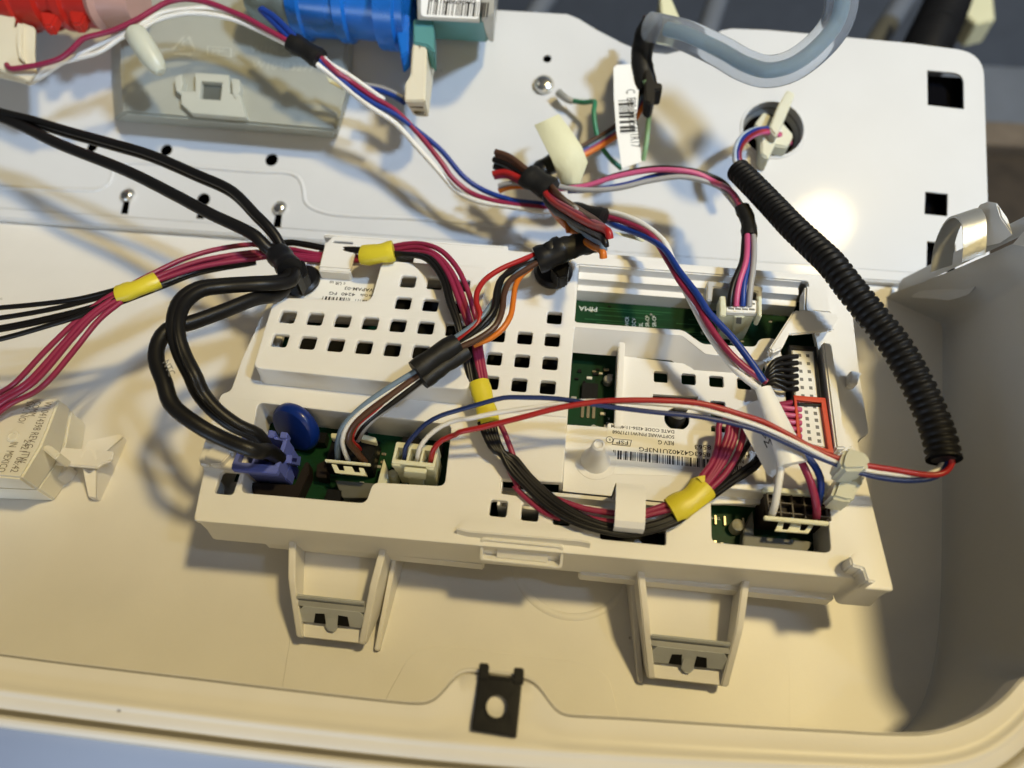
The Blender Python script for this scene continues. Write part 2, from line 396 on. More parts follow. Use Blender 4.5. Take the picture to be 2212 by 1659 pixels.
for (u, v) in inner:
    if u < 1850: ridge.append((u - 3, interp(ridge_c, u - 3)))
ridge += [(1912, 1655), (2000, 1653), (2085, 1640), (2140, 1618), (2190, 1580), (2222, 1545), (2270, 1482)]
IN = [P(u, v, 45) for u, v in inner]; RG = [P(u, v, 45) for u, v in ridge]
# beyond the frame the rim turns up along the right end, where the housing gets deeper
for x, y, z in [(157, -85, 54), (160, -76, 84), (162, -62, 110), (164, -32, 118), (165, 8, 110), (165, 53.2, 69.1)]:
    IN.append(Vector((x, y, z))); RG.append(Vector((x + 12, y - 2, z)))
prof = [(-.02, 0, -7), (-.02, 0, -.5), (-.005, 0, 0), (.02, 0, 0), (.032, 0, -.5), (.04, 0, -1.9), (.06, 0, -1.9), (.066, 0, -.5), (.085, 0, 0), (.35, 0, -.1), (.62, 0, -.6), (.80, 0, -.75), (.92, 0, -.1), (1, 0, .3), (1, 1.3, .1), (1, 2.3, -1.0), (1, 2.7, -1.1), (1, 3.1, -1.3), (1, 6.2, -1.9), (1, 7.0, -2.8), (1, 7.05, -8.5), (1, 8.9, -8.6), (1, 9.0, -3.2), (1, 10.2, -2.3), (1, 12.4, -3.0), (1, 13.3, -5.0), (1, 13.5, -7.5), (1, 12.6, -9.5), (1, 11.0, -66)]
prof = [(a, b * .67, c) for a, b, c in prof]
loops = []
def arclen(ps):
    s = [0]
    for a, b in zip(ps, ps[1:]): s.append(s[-1] + (b - a).length)
    return s
def resample(a, b, n):
    out = []
    s = arclen(b); tot = s[-1]
    for k in range(n + 1):
        t = k / n * tot; i = 0
        while i < len(s) - 2 and s[i + 1] < t: i += 1
        f = (t - s[i]) / max(1e-6, s[i + 1] - s[i]); out.append((a[i].lerp(a[i + 1], f), b[i].lerp(b[i + 1], f)))
    return out
def smooth2(ps, keep, it):
    ps = [p.copy() for p in ps]
    for _ in range(it):
        q = [p.copy() for p in ps]
        for i in range(1, len(ps) - 1): q[i] = ps[i] * .5 + (ps[i - 1] + ps[i + 1]) * .25
        ps = q
    return ps
pairs = resample(IN, RG, 420)
A = smooth2([p[0] for p in pairs], 0, 4); B = smooth2([p[1] for p in pairs], 0, 14)
cols = []
for i in range(len(A)):
    t = (B[min(i + 3, len(B) - 1)] - B[max(i - 3, 0)]); t.z = 0; nrm = Vector((t.y, -t.x, 0)).normalized()
    row = []
    for tt, off, dz in prof:
        p = A[i].lerp(B[i], tt) + nrm * off; p.z += dz
        if dz < -60: p.z = -21
        row.append(p)
    cols.append(row)
loft('front_rim', cols, tray, tr, cap=False, closed=False, ang=60)
# end wall: from the floor's rounded edge up to the inner edge of the rim
fl = [(1900, 1600), (1935, 1592), (1959, 1577), (1981, 1552), (2001, 1517), (2016, 1469), (2026, 1419), (2034, 1357), (2039, 1269), (2041, 1100), (2041, 900), (2041, 700), (2041, 640)]
FLR = [P(u, v, 0) for u, v in fl]; FLR[-1] = Vector((154, 78, 0))
k0 = min(range(len(A)), key=lambda i: (A[i] - P(1960, 1585, 45)).length)
AA = A[k0:]
pr = resample(AA, AA, 60); top = [p[0] for p in pr]; bot = [p[0] for p in resample(FLR, FLR, 60)]
rows = []
for a, b in zip(bot, top):
    row = [a + Vector((-1.2, 0, -.2)), a + Vector((-.6, 0, .25)), a + Vector((-.1, 0, .9)), a + Vector((.5, 0, 3))]
    for t in (.25, .5, .75, 1.0): row.append((a + Vector((.5, 0, 3))).lerp(b + Vector((0, 0, -6)), t) + Vector((1.6 * math.sin(math.pi * t), 0, 0)))
    row.append(b + Vector((0, 0, -1)))
    rows.append(row)
loft('end_wall', rows, greyp, tr, cap=False, closed=False, ang=55)
loft('end_skin', [[p + Vector((13.5, 0, -.5)) for p in top], [Vector((p.x + 13.5, p.y, -21)) for p in top]], greyp, tr, cap=False, closed=False)
# rear flange of the end wall with its ledge
e0 = P(1945, 628, 5); e1 = PX(2216, 497, 165); e2 = e1 + (e1 - e0).normalized() * 30
dn = Vector((0, -3.2, -2.2)); th = Vector((1.2, 6, 1.5))
prism('rear_flange', [e0, e1, e2, e2 + th, e1 + th, e0 + th], 4, greyp, tr, .5)
prism('corner_ledge', [P(1972, 634, 10), P(2085, 583, 34), P(2140, 585, 40), P(2100, 628, 34), P(2060, 640, 24)], 3, greyp, tr, .4)
# white lug standing on the flange
a = [PX(u, v, 163) for u, v in [(2108, 540), (2128, 498), (2142, 476), (2160, 470), (2180, 474), (2190, 508), (2160, 528)]]
prism('flange_lug', a, 0, white, tr, .5, [p + Vector((-3, 7, 1)) for p in a])

# mounting brackets: two upright ribs on a ramp, module carried between them
def bracket(pl_, pr_, kl, kr, fl_, parent_fin=1):
    rk = P(*kl, 18); rr = P(*kr, 18); f = P(*fl_, 9); xl, xr = rk.x, rr.x; yk = (rk.y + rr.y) / 2; yf = f.y; yr = -50
    def rx(side, y):                      # the ribs close in towards the front
        xk, a, b = (xl, -4.2, 3.2) if side < 0 else (xr, 3.2, -2.2)
        return xk + (a * (y - yk) / (yr - yk) if y > yk else b * (yk - y) / (yk - yf))
    L_ = lambda y: rx(-1, y) - .3; R_ = lambda y: rx(1, y) + .3
    base = loft('mounting_bracket', [[(fn(yr), yr, 13), (fn(yk + 3), yk + 3, 9.5), (fn(yf), yf, 7.2), (fn(yf), yf, 5.6), (fn(yk + 3), yk + 3, 7.8), (fn(yr), yr, 11)] for fn in (L_, R_)], tray, tr, True, True, False)
    for side in (-1, 1):
        s = [(yr, 26), (yk + 2, 19.5), (yk, 18), (yf + 1.2, 9.3), (yf - .4, 8), (yf - .2, 6), (yk, 2), (yr, -.5)]
        w = 2.3
        bm = bmesh.new(); va = [bm.verts.new((rx(side, y) - w / 2, y, z)) for y, z in s]; vb = [bm.verts.new((rx(side, y) + w / 2, y, z)) for y, z in s]
        bm.faces.new(va); bm.faces.new(vb[::-1])
        for i in range(len(s)): bm.faces.new((va[i], vb[i], vb[(i + 1) % len(s)], va[(i + 1) % len(s)]))
        bmesh.ops.recalc_face_normals(bm, faces=bm.faces); bmesh.ops.bevel(bm, geom=list(bm.edges), offset=.35, segments=2, affect='EDGES', clamp_overlap=True)
        bmlink('rib', bm, tray, base)
    box('shelf_wall', (xl - 2.9, yr + .5, -.5), (xr + 1.9, yr + 2.5, 20), tray, base, .2)
    for k in range(4):
        xx = xl + 5 + (xr - xl - 9) * k / 3; box('foot', (xx - .6, yf + 1.4, 0), (xx + .6, yf + 6, 6.2), tray, base, .1)
    # side fin
    xf = xr + 1.8 if parent_fin > 0 else xl + .6; xg = xr + 4.6 if parent_fin > 0 else xl - 5.0
    prism('fin', [(xf - .8, yf - 1, 3), (xf + .8, yf - 1, 3), (xg + .8, yr, 17), (xg - .8, yr, 17)], 0, tray, base, .3, [(xf - .8, yf - 1, 0), (xf + .8, yf - 1, 0), (xg + .8, yr, 0), (xg - .8, yr, 0)])
    return xl, xr, yk, yf
B1 = bracket(0, 0, (631, 1267), (803, 1283), (650, 1372), 1)
B2 = bracket(0, 0, (1396, 1351), (1594, 1373), (1402, 1460), -1)

# T-shaped boss on the floor at the left
p = [P(u, v, 12) for u, v in Q(0, 2, (535, 545), (985, 580), (960, 660), (860, 700), (850, 725), (470, 690))]
b = prism('tee_boss', p, 1.6, tray, tr, .4)
fp = [P(u, v, 1.5) for u, v in Q(0, 2, (1050, 445), (1085, 470), (960, 760), (850, 1000), (780, 990), (830, 730), (905, 600))]
prism('fin', [Vector((q.x, q.y, z)) for q, z in zip(fp, (3, 3, 12, 3, 3, 13, 13))], 0, tray, b, .3, [Vector((q.x, q.y, -.5)) for q in fp])
p = [P(u, v, 6) for u, v in Q(0, 2, (400, 690), (600, 700), (540, 780), (380, 890))]
prism('gusset', p, 6.5, tray, b, .3)

# black clip on the front rim
cl = thing('rim_clip', 'flat black plastic clip with a round hole pushed over the front rim of the tray', 'clip', P(1080, 1560, 46))
o4 = [P(u, v, 46.2) for u, v in [(1017, 1578), (1033, 1462), (1128, 1472), (1116, 1594)]]
hc = P(1073, 1526, 46.2)
plate('clip_plate', [roundpoly([(p.x, p.y) for p in o4], .5), circ(hc.x, hc.y, 2.7)], 44.9, 46.3, blackp, cl, .25)
for uu in ((1035, 1056, 1431), (1110, 1132, 1441)):
    a = [P(u, v, 47) for u, v in [(uu[0], uu[2]), (uu[1], uu[2] + 2), (uu[1] - 1, uu[2] + 37), (uu[0] - 2, uu[2] + 35)]]
    prism('prong', a, 4, blackp, cl, .3)
a = [P(u, v, 46.4) for u, v in [(1055, 1457), (1108, 1464), (1107, 1472), (1054, 1466)]]
prism('cross_bar', a, 1, blackp, cl, .2)
lathe('hole_collar', [(3.5, 0), (3.5, 1.0), (2.7, 1.0), (2.7, 0)], (hc.x, hc.y, 45.6), (0, 0, 1), blackp, cl)

# steel spring clips in the brackets
def spring_clip(B, label):
    xl, xr, yk, yf = B; xa, xb = xl + 2.0, xr - 1.6; ym = yk - 4.5
    zinc = mat('dull_zinc', (.60, .62, .62), .30, metal=.30, var=.25, bump=.3)
    t = thing('spring_clip', label, 'spring clip', ((xa + xb) / 2, ym, 8), 'spring clips in the tray brackets')
    F_ = lambda s, o=0: (ym - 4.4 + 4.0 * s - o * .7, 9.4 + 4.8 * s + o * .7)
    yb, zb = F_(0); yt, zt_ = F_(1)
    xr_ = (xb - xa)
    front = [(xa + .3, 0), (xa + .3, .62), (xa + 2.0, 1), (xb - 2.0, 1), (xb - .3, .62), (xb - .3, 0)]
    prism('face', [(x, *F_(s, .2)) for x, s in front], 0, zinc, t, .12, [(x, F_(s)[0] + 1.2, F_(s)[1] - 1.0) for x, s in front])
    loft('top_fold', [[(x, yt - .1, zt_), (x, yt + 1.4, zt_ + .7), (x, yt + 1.9, zt_ + .3), (x, yt + 1.2, zt_ - 2), (x, yt, zt_ - 2)] for x in (xa + .2, xb - .4)], steel, t, True, True, False)
    loft('back_leaf', [[(x, ym + 1.6, 8.8), (x, ym + 2.6, 16.4), (x, ym + 1.9, 17.2), (x, ym + 1.4, 16.6), (x, ym + 1.0, 8.8)] for x in (xa, xb - .6)], zinc, t, True, True, False)
    xm = (xa + xb) / 2
    for k, x in enumerate((xm - 5.4, xm + 1.9)):
        q = [(x, .02), (x + 4, .02), (x + 3.4, .62), (x + .3, .66)] if k else [(x - .6, .02), (x + 3.4, .02), (x + 3.1, .66), (x, .62)]
        prism('barb_slot', [(a, *F_(s, .27)) for a, s in q], 0, chip, t, 0, [(a, *F_(s, .1)) for a, s in q])
    q = [(xm - 1.7, .5), (xm + 1.5, .5), (xm + 2.0, -.12), (xm + .8, -.42), (xm - .9, -.38), (xm - 2.1, -.10)]
    prism('barb', [(a, F_(s, .6)[0], max(9.2, F_(s, .6)[1])) for a, s in q], .5, zinc, t, .12)
spring_clip(B1, 'zinc spring clip set in the bracket under the blue plug end of the module')
spring_clip(B2, 'zinc spring clip in the bracket right of the flat black clip')

# curled steel clip at the rear right corner
t = thing('end_clip', 'curled grey steel band clip hooked over the tray corner by the square holes', 'spring clip', P(2060, 560, 14))
cl_ = [PX(u, v, 150) for u, v in [(2010, 588), (2016, 540), (2030, 500), (2048, 475), (2066, 472), (2078, 490), (2080, 530), (2078, 566)]]
path = smoothpath(cl_, 1.5); wv = Vector((7.5, 2.8, 1.6))
loft('band', [[p, p + wv, p + wv + Vector((0, .6, .5)), p + Vector((0, .6, .5))] for p in path], steel, t, True, True, True, 30)
# ---------------------------------------------------------------- white enamelled rear panel (tilted 20 degrees)
pn = thing('rear_panel', 'white enamelled steel panel with square and round holes rising behind the module', 'metal panel', (0, 88, 4))
top_l = [PC(u, v) for u, v in [(1106, 25), (1226, 32), (1250, 42), (1291, 67), (1343, 94), (1385, 112), (1440, 118), (1500, 103), (1536, 80), (1558, 67), (1580, 63), (1659, 66), (1971, 95)]]
xr = 196.5; s_top = PC(2070, 110)[1]
outline = [(-330, 1.0), (-330, top_l[0][1] + 3)] + top_l + roundpoly([top_l[-1], (xr, s_top - .6), (xr, 1.0)], 12, 7)[8:16] + [(xr, 1.0)]
sq = [PC(u, v) for u, v in [(2002, 153), (2080, 160), (2081, 237), (2003, 228)]]
sqr = [sq[0]] + roundpoly([sq[0], sq[1], sq[2]], 5, 5)[6:12] + [sq[2], sq[3]]
sq2 = [PC(u, v) for u, v in [(1998, 415), (2046, 420), (2045, 468), (1996, 463)]]
sq3 = [PC(u, v) for u, v in [(2002, 522), (2062, 528), (2062, 590), (2000, 584)]]
holes = [sqr, sq2, sq3]
c = PC(1669, 280); holes.append(circ(c[0], c[1], 13.9, 40))
for (u, v, r) in [(587, 346, 3.1), (360, 325, 2.9), (200, 318, 2.6), (1182, 128, 2.0)]:
    c = PC(u, v); holes.append(circ(c[0], c[1], r, 24))
SCR = [(277, 422), (440, 432), (605, 450)]
for (u, v) in SCR:
    c = PC(u, v); holes.append([(c[0] + 3.2 * math.cos(a), c[1] + 3.2 * math.sin(a)) for a in [math.radians(d) for d in range(-60, 241, 15)]] + [(c[0] - 1.9, c[1] - 9.5), (c[0] + 1.9, c[1] - 9.5)])
plate('sheet', [outline] + holes, -.5, .5, enamel, pn, .22, FP)
# pressed ridges
def ridge_line(pts, r=1.1, sq_=.5):
    path = smoothpath(atp(pts, .1), 2.0); T, N = frames(path); V = []; n = 10
    V, Fc = tube_geo(path, r, 10, 1.0)
    V = [p - PN * ((p - PO).dot(PN) - .5) * (1 - sq_) if False else p for p in V]
    return link('pressed_ridge', V, Fc, enamel, pn, True, 60)
ridge_line([(-60, 404), (60, 408), (170, 412), (215, 410), (236, 398), (243, 380), (250, 362), (270, 354), (420, 362), (553, 372), (620, 375), (645, 384), (655, 405), (662, 440), (700, 460), (900, 474), (1100, 490)], 1.0)
lower = [FP(-330, 0.5, .6), FP(xr, .5, .6), FP(xr, -3, 1.0), FP(xr, -4.5, -1.6), FP(-330, -4.5, -1.6), FP(-330, -3, 1.0)]
prism('bottom_hem', [FP(-330, 1.4, .8), FP(xr, 1.4, .8), FP(xr, -4, .9), FP(-330, -4, .9)], 3.2, enamel, pn, .6)
# black sheet painting in the shade behind the panel holes
setting(link('cavity_shade_sheet', [FP(-330, -1, -6.5), FP(xr - 1, -1, -6.5), FP(xr - 1, s_top - 9, -6.5), FP(-330, s_top - 9, -6.5)], [(0, 1, 2, 3)], cavm))

# screws
def screw(u, v, label, r=3.1, h=.5, grp='pan head screws in the panel slots', m=chrome):
    b = PP(u, v, h); t = thing('panel_screw', label, 'screw', b, grp)
    lathe('head', [(r, 0), (r, .7), (r * .9, 1.6), (r * .65, 2.2), (r * .3, 2.45), (0, 2.5)], b, PN, m, t, 28)
    for k in range(2):
        d = Vector((1, 0, 0)) if k == 0 else PT; e = PT if k == 0 else Vector((1, 0, 0)); o = b + PN * 2.32
        prism('drive_slot', [o + d * 1.2 + e * .3, o + d * 1.2 - e * .3, o - d * 1.2 - e * .3, o - d * 1.2 + e * .3], 0, chip, t, 0, [q - PN * .3 for q in (o + d * 1.2 + e * .3, o + d * 1.2 - e * .3, o - d * 1.2 - e * .3, o - d * 1.2 + e * .3)])
    lathe('shank', [(1.5, -6), (1.5, 0)], b, PN, steel, t, 14)
    return t
screw(276, 424, 'bright pan head screw in the slot left of the black cords')
screw(605, 452, 'bright pan head screw in the slot just above the crimson wires')
gs = screw(1174, 184, 'dome head earth screw holding the green wire terminal', 4.2, 1.2, None)

# translucent bracket with recycling mark
tb = thing('valve_bracket', 'frosted grey moulded bracket with a recycling mark under the inlet wires', 'bracket', PP(500, 270, 0))
hh = 16
fo = [PP(u, v, hh) for u, v in [(266, -60), (263, 60), (262, 150), (268, 244), (726, 284), (748, 190), (752, -60)]]
fb = [PP(u, v, .4) for u, v in [(242, -40), (238, 80), (240, 170), (246, 262), (728, 300), (760, 200), (770, -40)]]
prism('shell', fo, 0, frost, tb, 1.2, fb)
for w, lo in (((PP(400, 62, hh + .1)), 0),):
    pass
def tri_arrow(c, s):
    m_ = frost
    for k in range(3):
        a = math.radians(90 + 120 * k); b = math.radians(90 + 120 * (k + 1)); pa = c + (Vector((1, 0, 0)) * math.cos(a) + PT * math.sin(a)) * s; pb = c + (Vector((1, 0, 0)) * math.cos(b) + PT * math.sin(b)) * s
        q0 = pa.lerp(pb, .18); q1 = pa.lerp(pb, .72); d = (pb - pa).normalized(); e = PN.cross(d)
        prism('recycling_arrow', [q0 + e * .5, q0 - e * .5, q1 - e * .5, q1 - e * 1.3, q1 + d * 2.0, q1 + e * 1.3, q1 + e * .5], 0, emb, tb, 0, [q - PN * .3 for q in (q0 + e * .5, q0 - e * .5, q1 - e * .5, q1 - e * 1.3, q1 + d * 2.0, q1 + e * 1.3, q1 + e * .5)])
emb = mat('embossed_frost', (.60, .61, .53), .4, trans=.2, var=.05)
tri_arrow(PP(398, 102, hh + .35), 7.5)
XD = (Vector((1, 0, 0))); 
text('5', 5, PP(388, 108, hh + .1), XD, PT, emb, tb)
pb_ = PP(447, 120, hh + .1)
text('PP', 4.2, PP(457, 118, hh + .1), XD, PT, emb, tb); text('K', 2.4, PP(505, 122, hh + .1), XD, PT, emb, tb)
fr = [PC(u, v, hh) for u, v in [(447, 100), (500, 104), (500, 126), (447, 122)]]
plate('mark_frame', [fr, [(fr[0][0] + .6, fr[0][1] - .6), (fr[1][0] - .6, fr[1][1] - .6), (fr[2][0] - .6, fr[2][1] + .6), (fr[3][0] + .6, fr[3][1] + .6)]], hh, hh + .3, emb, tb, .05, FP)
text('W10L24', 4.3, PP(538, 114, hh + .1), XD, PT, emb, tb); text('W10483277', 4.3, PP(543, 148, hh + .1), XD, PT, emb, tb)
# latch moulding
a = [PC(u, v, hh) for u, v in [(400, 238), (400, 215), (390, 190), (418, 175), (422, 160), (530, 168), (535, 195), (520, 210), (528, 258)]]
a = [PC(u, v, hh) for u, v in [(398, 232), (398, 205), (428, 205), (428, 165), (500, 170), (503, 210), (524, 212), (538, 262), (420, 252)]]
hq = [PC(u, v, hh) for u, v in [(441, 184), (486, 187), (482, 224), (438, 221)]]
plate('latch_frame', [a, hq], hh - .5, hh + 3.0, emb, tb, .5, FP)
for q in ([(386, 178), (400, 170), (404, 190), (398, 212), (388, 205)], [(508, 178), (524, 182), (526, 205), (516, 222), (508, 208)]):
    plate('latch_horn', [[PC(u, v, hh) for u, v in q]], hh - .4, hh + 3.6, emb, tb, .4, FP)
plate('latch_window', [hq], hh - .3, hh + .4, mat('window_dark', (.10, .11, .10), .5), tb, .1, FP)

# ---------------------------------------------------------------- inlet valves
def ringed(name, A, Bp, prof, m, parent, sides=28):
    A = Vector(A); Bp = Vector(Bp); L_ = (Bp - A).length
    return lathe(name, [(0, prof[0][0] * L_)] + [(r, h * L_) for h, r in prof] + [(0, prof[-1][0] * L_)], A, Bp - A, m, parent, sides)
rv = thing('red_inlet_valve', 'red plastic water inlet valve body at the top left corner', 'valve', PP(120, 20, 20))
ringed('body', PP(15, -16, 31), PP(222, 0, 31), [(0, 14), (.04, 16), (.22, 16), (.24, 14.5), (.46, 14.5), (.48, 12.2), (.62, 12.2), (.64, 14), (.72, 14), (.74, 12), (1, 12)], redp, rv)
for k in range(2):
    a = PP(90 + 62 * k, 44 - 4 * k, 36); prism('flute', [a + Vector((-2, 4, 2)), a + Vector((7, 4, 2)), a + Vector((5, -2, -1)), a + Vector((1, -2.4, -1))], 5, redp, rv, .8)
ringed('pale_neck', PP(218, -4, 31), PP(300, 4, 31), [(0, 13), (.15, 14.5), (.25, 12), (.7, 11), (1, 10)], mat('pink_neck', (.60, .36, .30), .35, trans=.25, var=.1), rv)
box('coil_frame', (PP(-12, -8, 20).x - 8, PP(0, 30, 20).y - 2, PP(0, 30, 20).z), (PP(24, 20, 20).x, PP(0, -30, 20).y, PP(0, 30, 20).z + 16), tealp, rv, .8)

bv = thing('blue_inlet_valve', 'blue plastic water inlet valve with teal coil and barcode sticker at top centre', 'valve', PP(760, 40, 20))
ringed('body', PP(640, -10, 31), PP(888, 12, 31), [(0, 12), (.02, 17), (.12, 18), (.14, 16.5), (.4, 16), (.42, 17.5), (.50, 17.5), (.52, 15.5), (.75, 15.5), (.77, 19), (.92, 19), (.94, 17), (1, 17)], bluep, bv)
ringed('clear_neck', PP(545, -18, 30), PP(648, -6, 30), [(0, 10), (.3, 14), (.6, 14.5), (.8, 17), (1, 17)], mat('clear_blue_neck', (.34, .42, .42), .3, trans=.45, var=.1, ior=1.25), bv)
a = PP(864, 100, 30); prism('fin', [a + Vector((-3, 8, 10)), a + Vector((4, 8, 10)), a + Vector((5, -6, 2)), a + Vector((2, -8, 0))], 8, bluep, bv, .5)
ct = [PP(u, v, 38) for u, v in [(905, -50), (1068, -40), (1048, 47), (905, 40)]]
cb = [PP(u, v, 12) for u, v in [(893, -30), (1072, -20), (1055, 92), (920, 84)]]
prism('coil', ct, 0, tealp, bv, .8, cb)
a = [PP(u, v, 39) for u, v in [(1038, -50), (1068, -48), (1066, 30), (1040, 46)]]
prism('coil_yoke', a, 0, steel, bv, .4, [PP(u, v, 12) for u, v in [(1050, -30), (1078, -20), (1066, 92), (1056, 90)]])
prism('yoke_plate', [PP(u, v, 39) for u, v in [(900, -50), (1040, -46), (1036, 47), (902, 40)]], .8, steel, bv, .2)
st = [PC(u, v, 39) for u, v in [(910, -52), (1040, -46), (1035, 42), (909, 36)]]
stk = plate('sticker', [roundpoly(st, 2)], 38.9, 39.25, paper, bv, .08, FP)
bars(PP(922, 31, 39.3), XD, PT, 26, 7, ink, stk, 5, .05, .3); text('W10869800', 3, PP(926, 6, 39.3), XD, PT, ink, stk, width=20)
a = [PP(u, v, 36) for u, v in [(893, 40), (936, 40), (938, 112), (922, 98), (893, 92)]]
prism('terminal_block', a, 10, tealp, bv, .5)

cp = thing('coil_plug', 'tall cream plug hanging from the blue inlet valve', 'plug', PP(905, 200, 20))
a = [PP(u, v, 35) for u, v in [(892, 90), (922, 90), (918, 218), (873, 218), (875, 180), (887, 162)]]
bt = [PP(u, v, 22) for u, v in [(897, 96), (942, 120), (926, 254), (897, 252), (880, 230), (890, 190)]]
prism('housing', a, 0, cream, cp, .5, bt)
a0 = [PP(u, v, 28.7) for u, v in [(890, 234), (916, 236), (921, 246), (897, 244)]]
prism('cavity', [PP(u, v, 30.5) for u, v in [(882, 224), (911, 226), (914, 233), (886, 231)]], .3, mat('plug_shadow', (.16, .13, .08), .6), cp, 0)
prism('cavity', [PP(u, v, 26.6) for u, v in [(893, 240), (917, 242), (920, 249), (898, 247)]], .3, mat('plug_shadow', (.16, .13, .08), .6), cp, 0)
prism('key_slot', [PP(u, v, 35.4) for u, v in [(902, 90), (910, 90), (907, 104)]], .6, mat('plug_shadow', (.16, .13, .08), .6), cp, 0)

cp = thing('valve_plug', 'cream plug on the red inlet valve with a crimson wire in it', 'plug', PP(30, 120, 20))
prism('housing', [PP(u, v, 36) for u, v in [(-30, 22), (34, 37), (30, 62), (46, 48), (77, 60), (75, 118), (80, 160), (62, 178), (-30, 138)]], 0, cream, cp, .6, [PP(u, v, 20) for u, v in [(-30, 40), (34, 55), (32, 74), (48, 62), (80, 72), (78, 132), (80, 182), (64, 184), (-30, 162)]])
prism('latch_bar', [PP(u, v, 38) for u, v in [(36, 48), (46, 50), (44, 110), (52, 132), (40, 124), (34, 90)]], 3, cream, cp, .4)

# ---------------------------------------------------------------- hoses in the air behind
hp = [(1404, 58), (1440, 66), (1481, 77), (1556, 112), (1610, 142), (1659, 155), (1712, 142), (1771, 97), (1806, 50), (1818, 0), (1812, -50), (1790, -110)]
hc_ = atp(hp, [30, 36, 43, 50, 56, 62, 70, 76])
hz = wire(hc_, 5.9, hosem, None, 'clear_hose', 18); tag(hz, 'clear bluish water tube curving down across the top right of the panel', 'hose')
wire([p + PN * .8 for p in hc_[1:]], 2.7, hosein, hz, 'bore', 12)
a = [P(2068, -60, -60), P(2040, 20, -60), P(2010, 85, -58), P(1985, 140, -58), P(1965, 190, -60)]
path = smoothpath(a, 1.5); n = len(path)
V, Fc = tube_geo(path, lambda t: 15 + (1.0 if int(t * (n - 1)) % 3 == 0 else 0), 20); tag(link('drain_hose', V, Fc, blackr, None, True, 80), 'thick black ribbed drain hose in the dark behind the panel top right', 'hose')
tag(prism('foam_block', [P(u, v, -90) for u, v in [(2080, -20), (2145, -10), (2150, 42), (2108, 52), (2085, 30)]], 20, tapec, None, 1), 'pale yellow foam piece behind the ribbed drain hose', 'foam')
tag(prism('felt_strip', [PP(u, v, -6) for u, v in [(1425, -20), (1448, -10), (1470, 40), (1450, 46), (1428, 30)]], 12, tapec, None, .6), 'cream plastic lug poking up at the panel notch behind the clear tube', 'lug')
# ---------------------------------------------------------------- control module
cmod = thing('control_module', 'white plastic electronic control module full of square vent holes with a barcode label', 'control module', (12, 0, 15))
outer = [(-94, -61.2), (108.6, -58.6), (108.8, -61.4), (119.4, -61.2), (117.6, -40), (115.6, -12), (119.8, -9), (119.8, 12), (121, 40), (121, 57.5), (20.5, 58.5), (-8, 58.8), (-8, 61), (-78, 60), (-95, 25), (-97, 0), (-97, -14), (-100, -15.5), (-99.4, -41), (-96.5, -43.5), (-95.5, -51)]
cavL = roundpoly([(-86, -17.6), (-18.3, -19.6), (-17.2, -41.6), (-40.4, -42.6), (-41.2, -49.9), (-82, -50.4)], 2.2)
cavR = roundpoly([(67.3, -33.5), (103.2, -33), (102.4, -51.3), (67, -51.6)], 2.0)
pcbo = [P(u, v, 35) for u, v in [(1244, 569), (1746, 606), (1752, 690), (1768, 760), (1787, 960), (1706, 962), (1698, 850), (1692, 775), (1680, 733), (1664, 729), (1640, 731), (1632, 748), (1518, 742), (1476, 712), (1241, 695)]]
pcbo = roundpoly([(p.x, p.y) for p in pcbo], 1.6)
pocket = roundpoly([(20.3, 24.4), (58.8, 24.4), (67, 17.2), (88, 16.2), (89.5, -30), (62.5, -33), (62, -38), (57, -44.5), (1, -42.3), (0.5, -37.6), (20.3, -36.8)], .8)
HR = []
for c in range(3):
    for r in range(4):
        if r == 3 and c < 2: continue
        HR.append((-7.2 + 9.93 * c, 28.0 - 9.93 * (3 - r)))
hs = 2.65
vent = [rect(x - hs, y - hs, x + hs, y + hs, .9) for x, y in HR]
front_h = [rect(x - hs, y - hs, x + hs, y + hs, .9) for x, y in [(0.9, -47.4), (10.9, -47.8), (20.9, -48.2)]] + [rect(33, -54, 53, -46.2, .9)]
lhole = [rect(-90.5, -51.5, -84.3, -43.6, 1.2)]
rslot = [rect(-77.5, 49.0, -69.5, 57.2, .6), rect(-55.5, 48.5, -44, 56.8, .6)]
plate('deck', [roundpoly(outer, 1.4, 3), cavL, cavR, pcbo, pocket, roundpoly([(-84.5, -6), (-16, -7.4), (-16, 39.5), (-50, 38.6), (-50.4, 19.4), (-85.4, 18.4)], 2)] + vent + front_h + lhole + rslot, 32.6, 35, white, cmod, .55)
# skirt all round
ol = roundpoly(outer, 1.4, 3)
def grow(loop, d):
    n = len(loop); q = []
    for i in range(n):
        t = Vector(loop[(i + 1) % n]) - Vector(loop[i - 1]); t = t.normalized() if t.length else Vector((1, 0)); q.append((loop[i][0] + t.y * d, loop[i][1] - t.x * d))
    return q
def lp(loop, z): return [Vector((x, y, z)) for x, y in loop]
loft('skirt', [lp(grow(ol, -1.2), 33.2), lp(grow(ol, -.35), 33.3), lp(grow(ol, -.3), 26), lp(grow(ol, .6), 19), lp(grow(ol, -.9), 19), lp(grow(ol, -2), 33)], white, cmod, cap=False, ang=50)
for nm, lpz, zb in (('cavity_wall', cavL, 20), ('cavity_wall', cavR, 20)):
    ringwall(nm, lpz, zb, 33.4, 1.2, white, cmod)
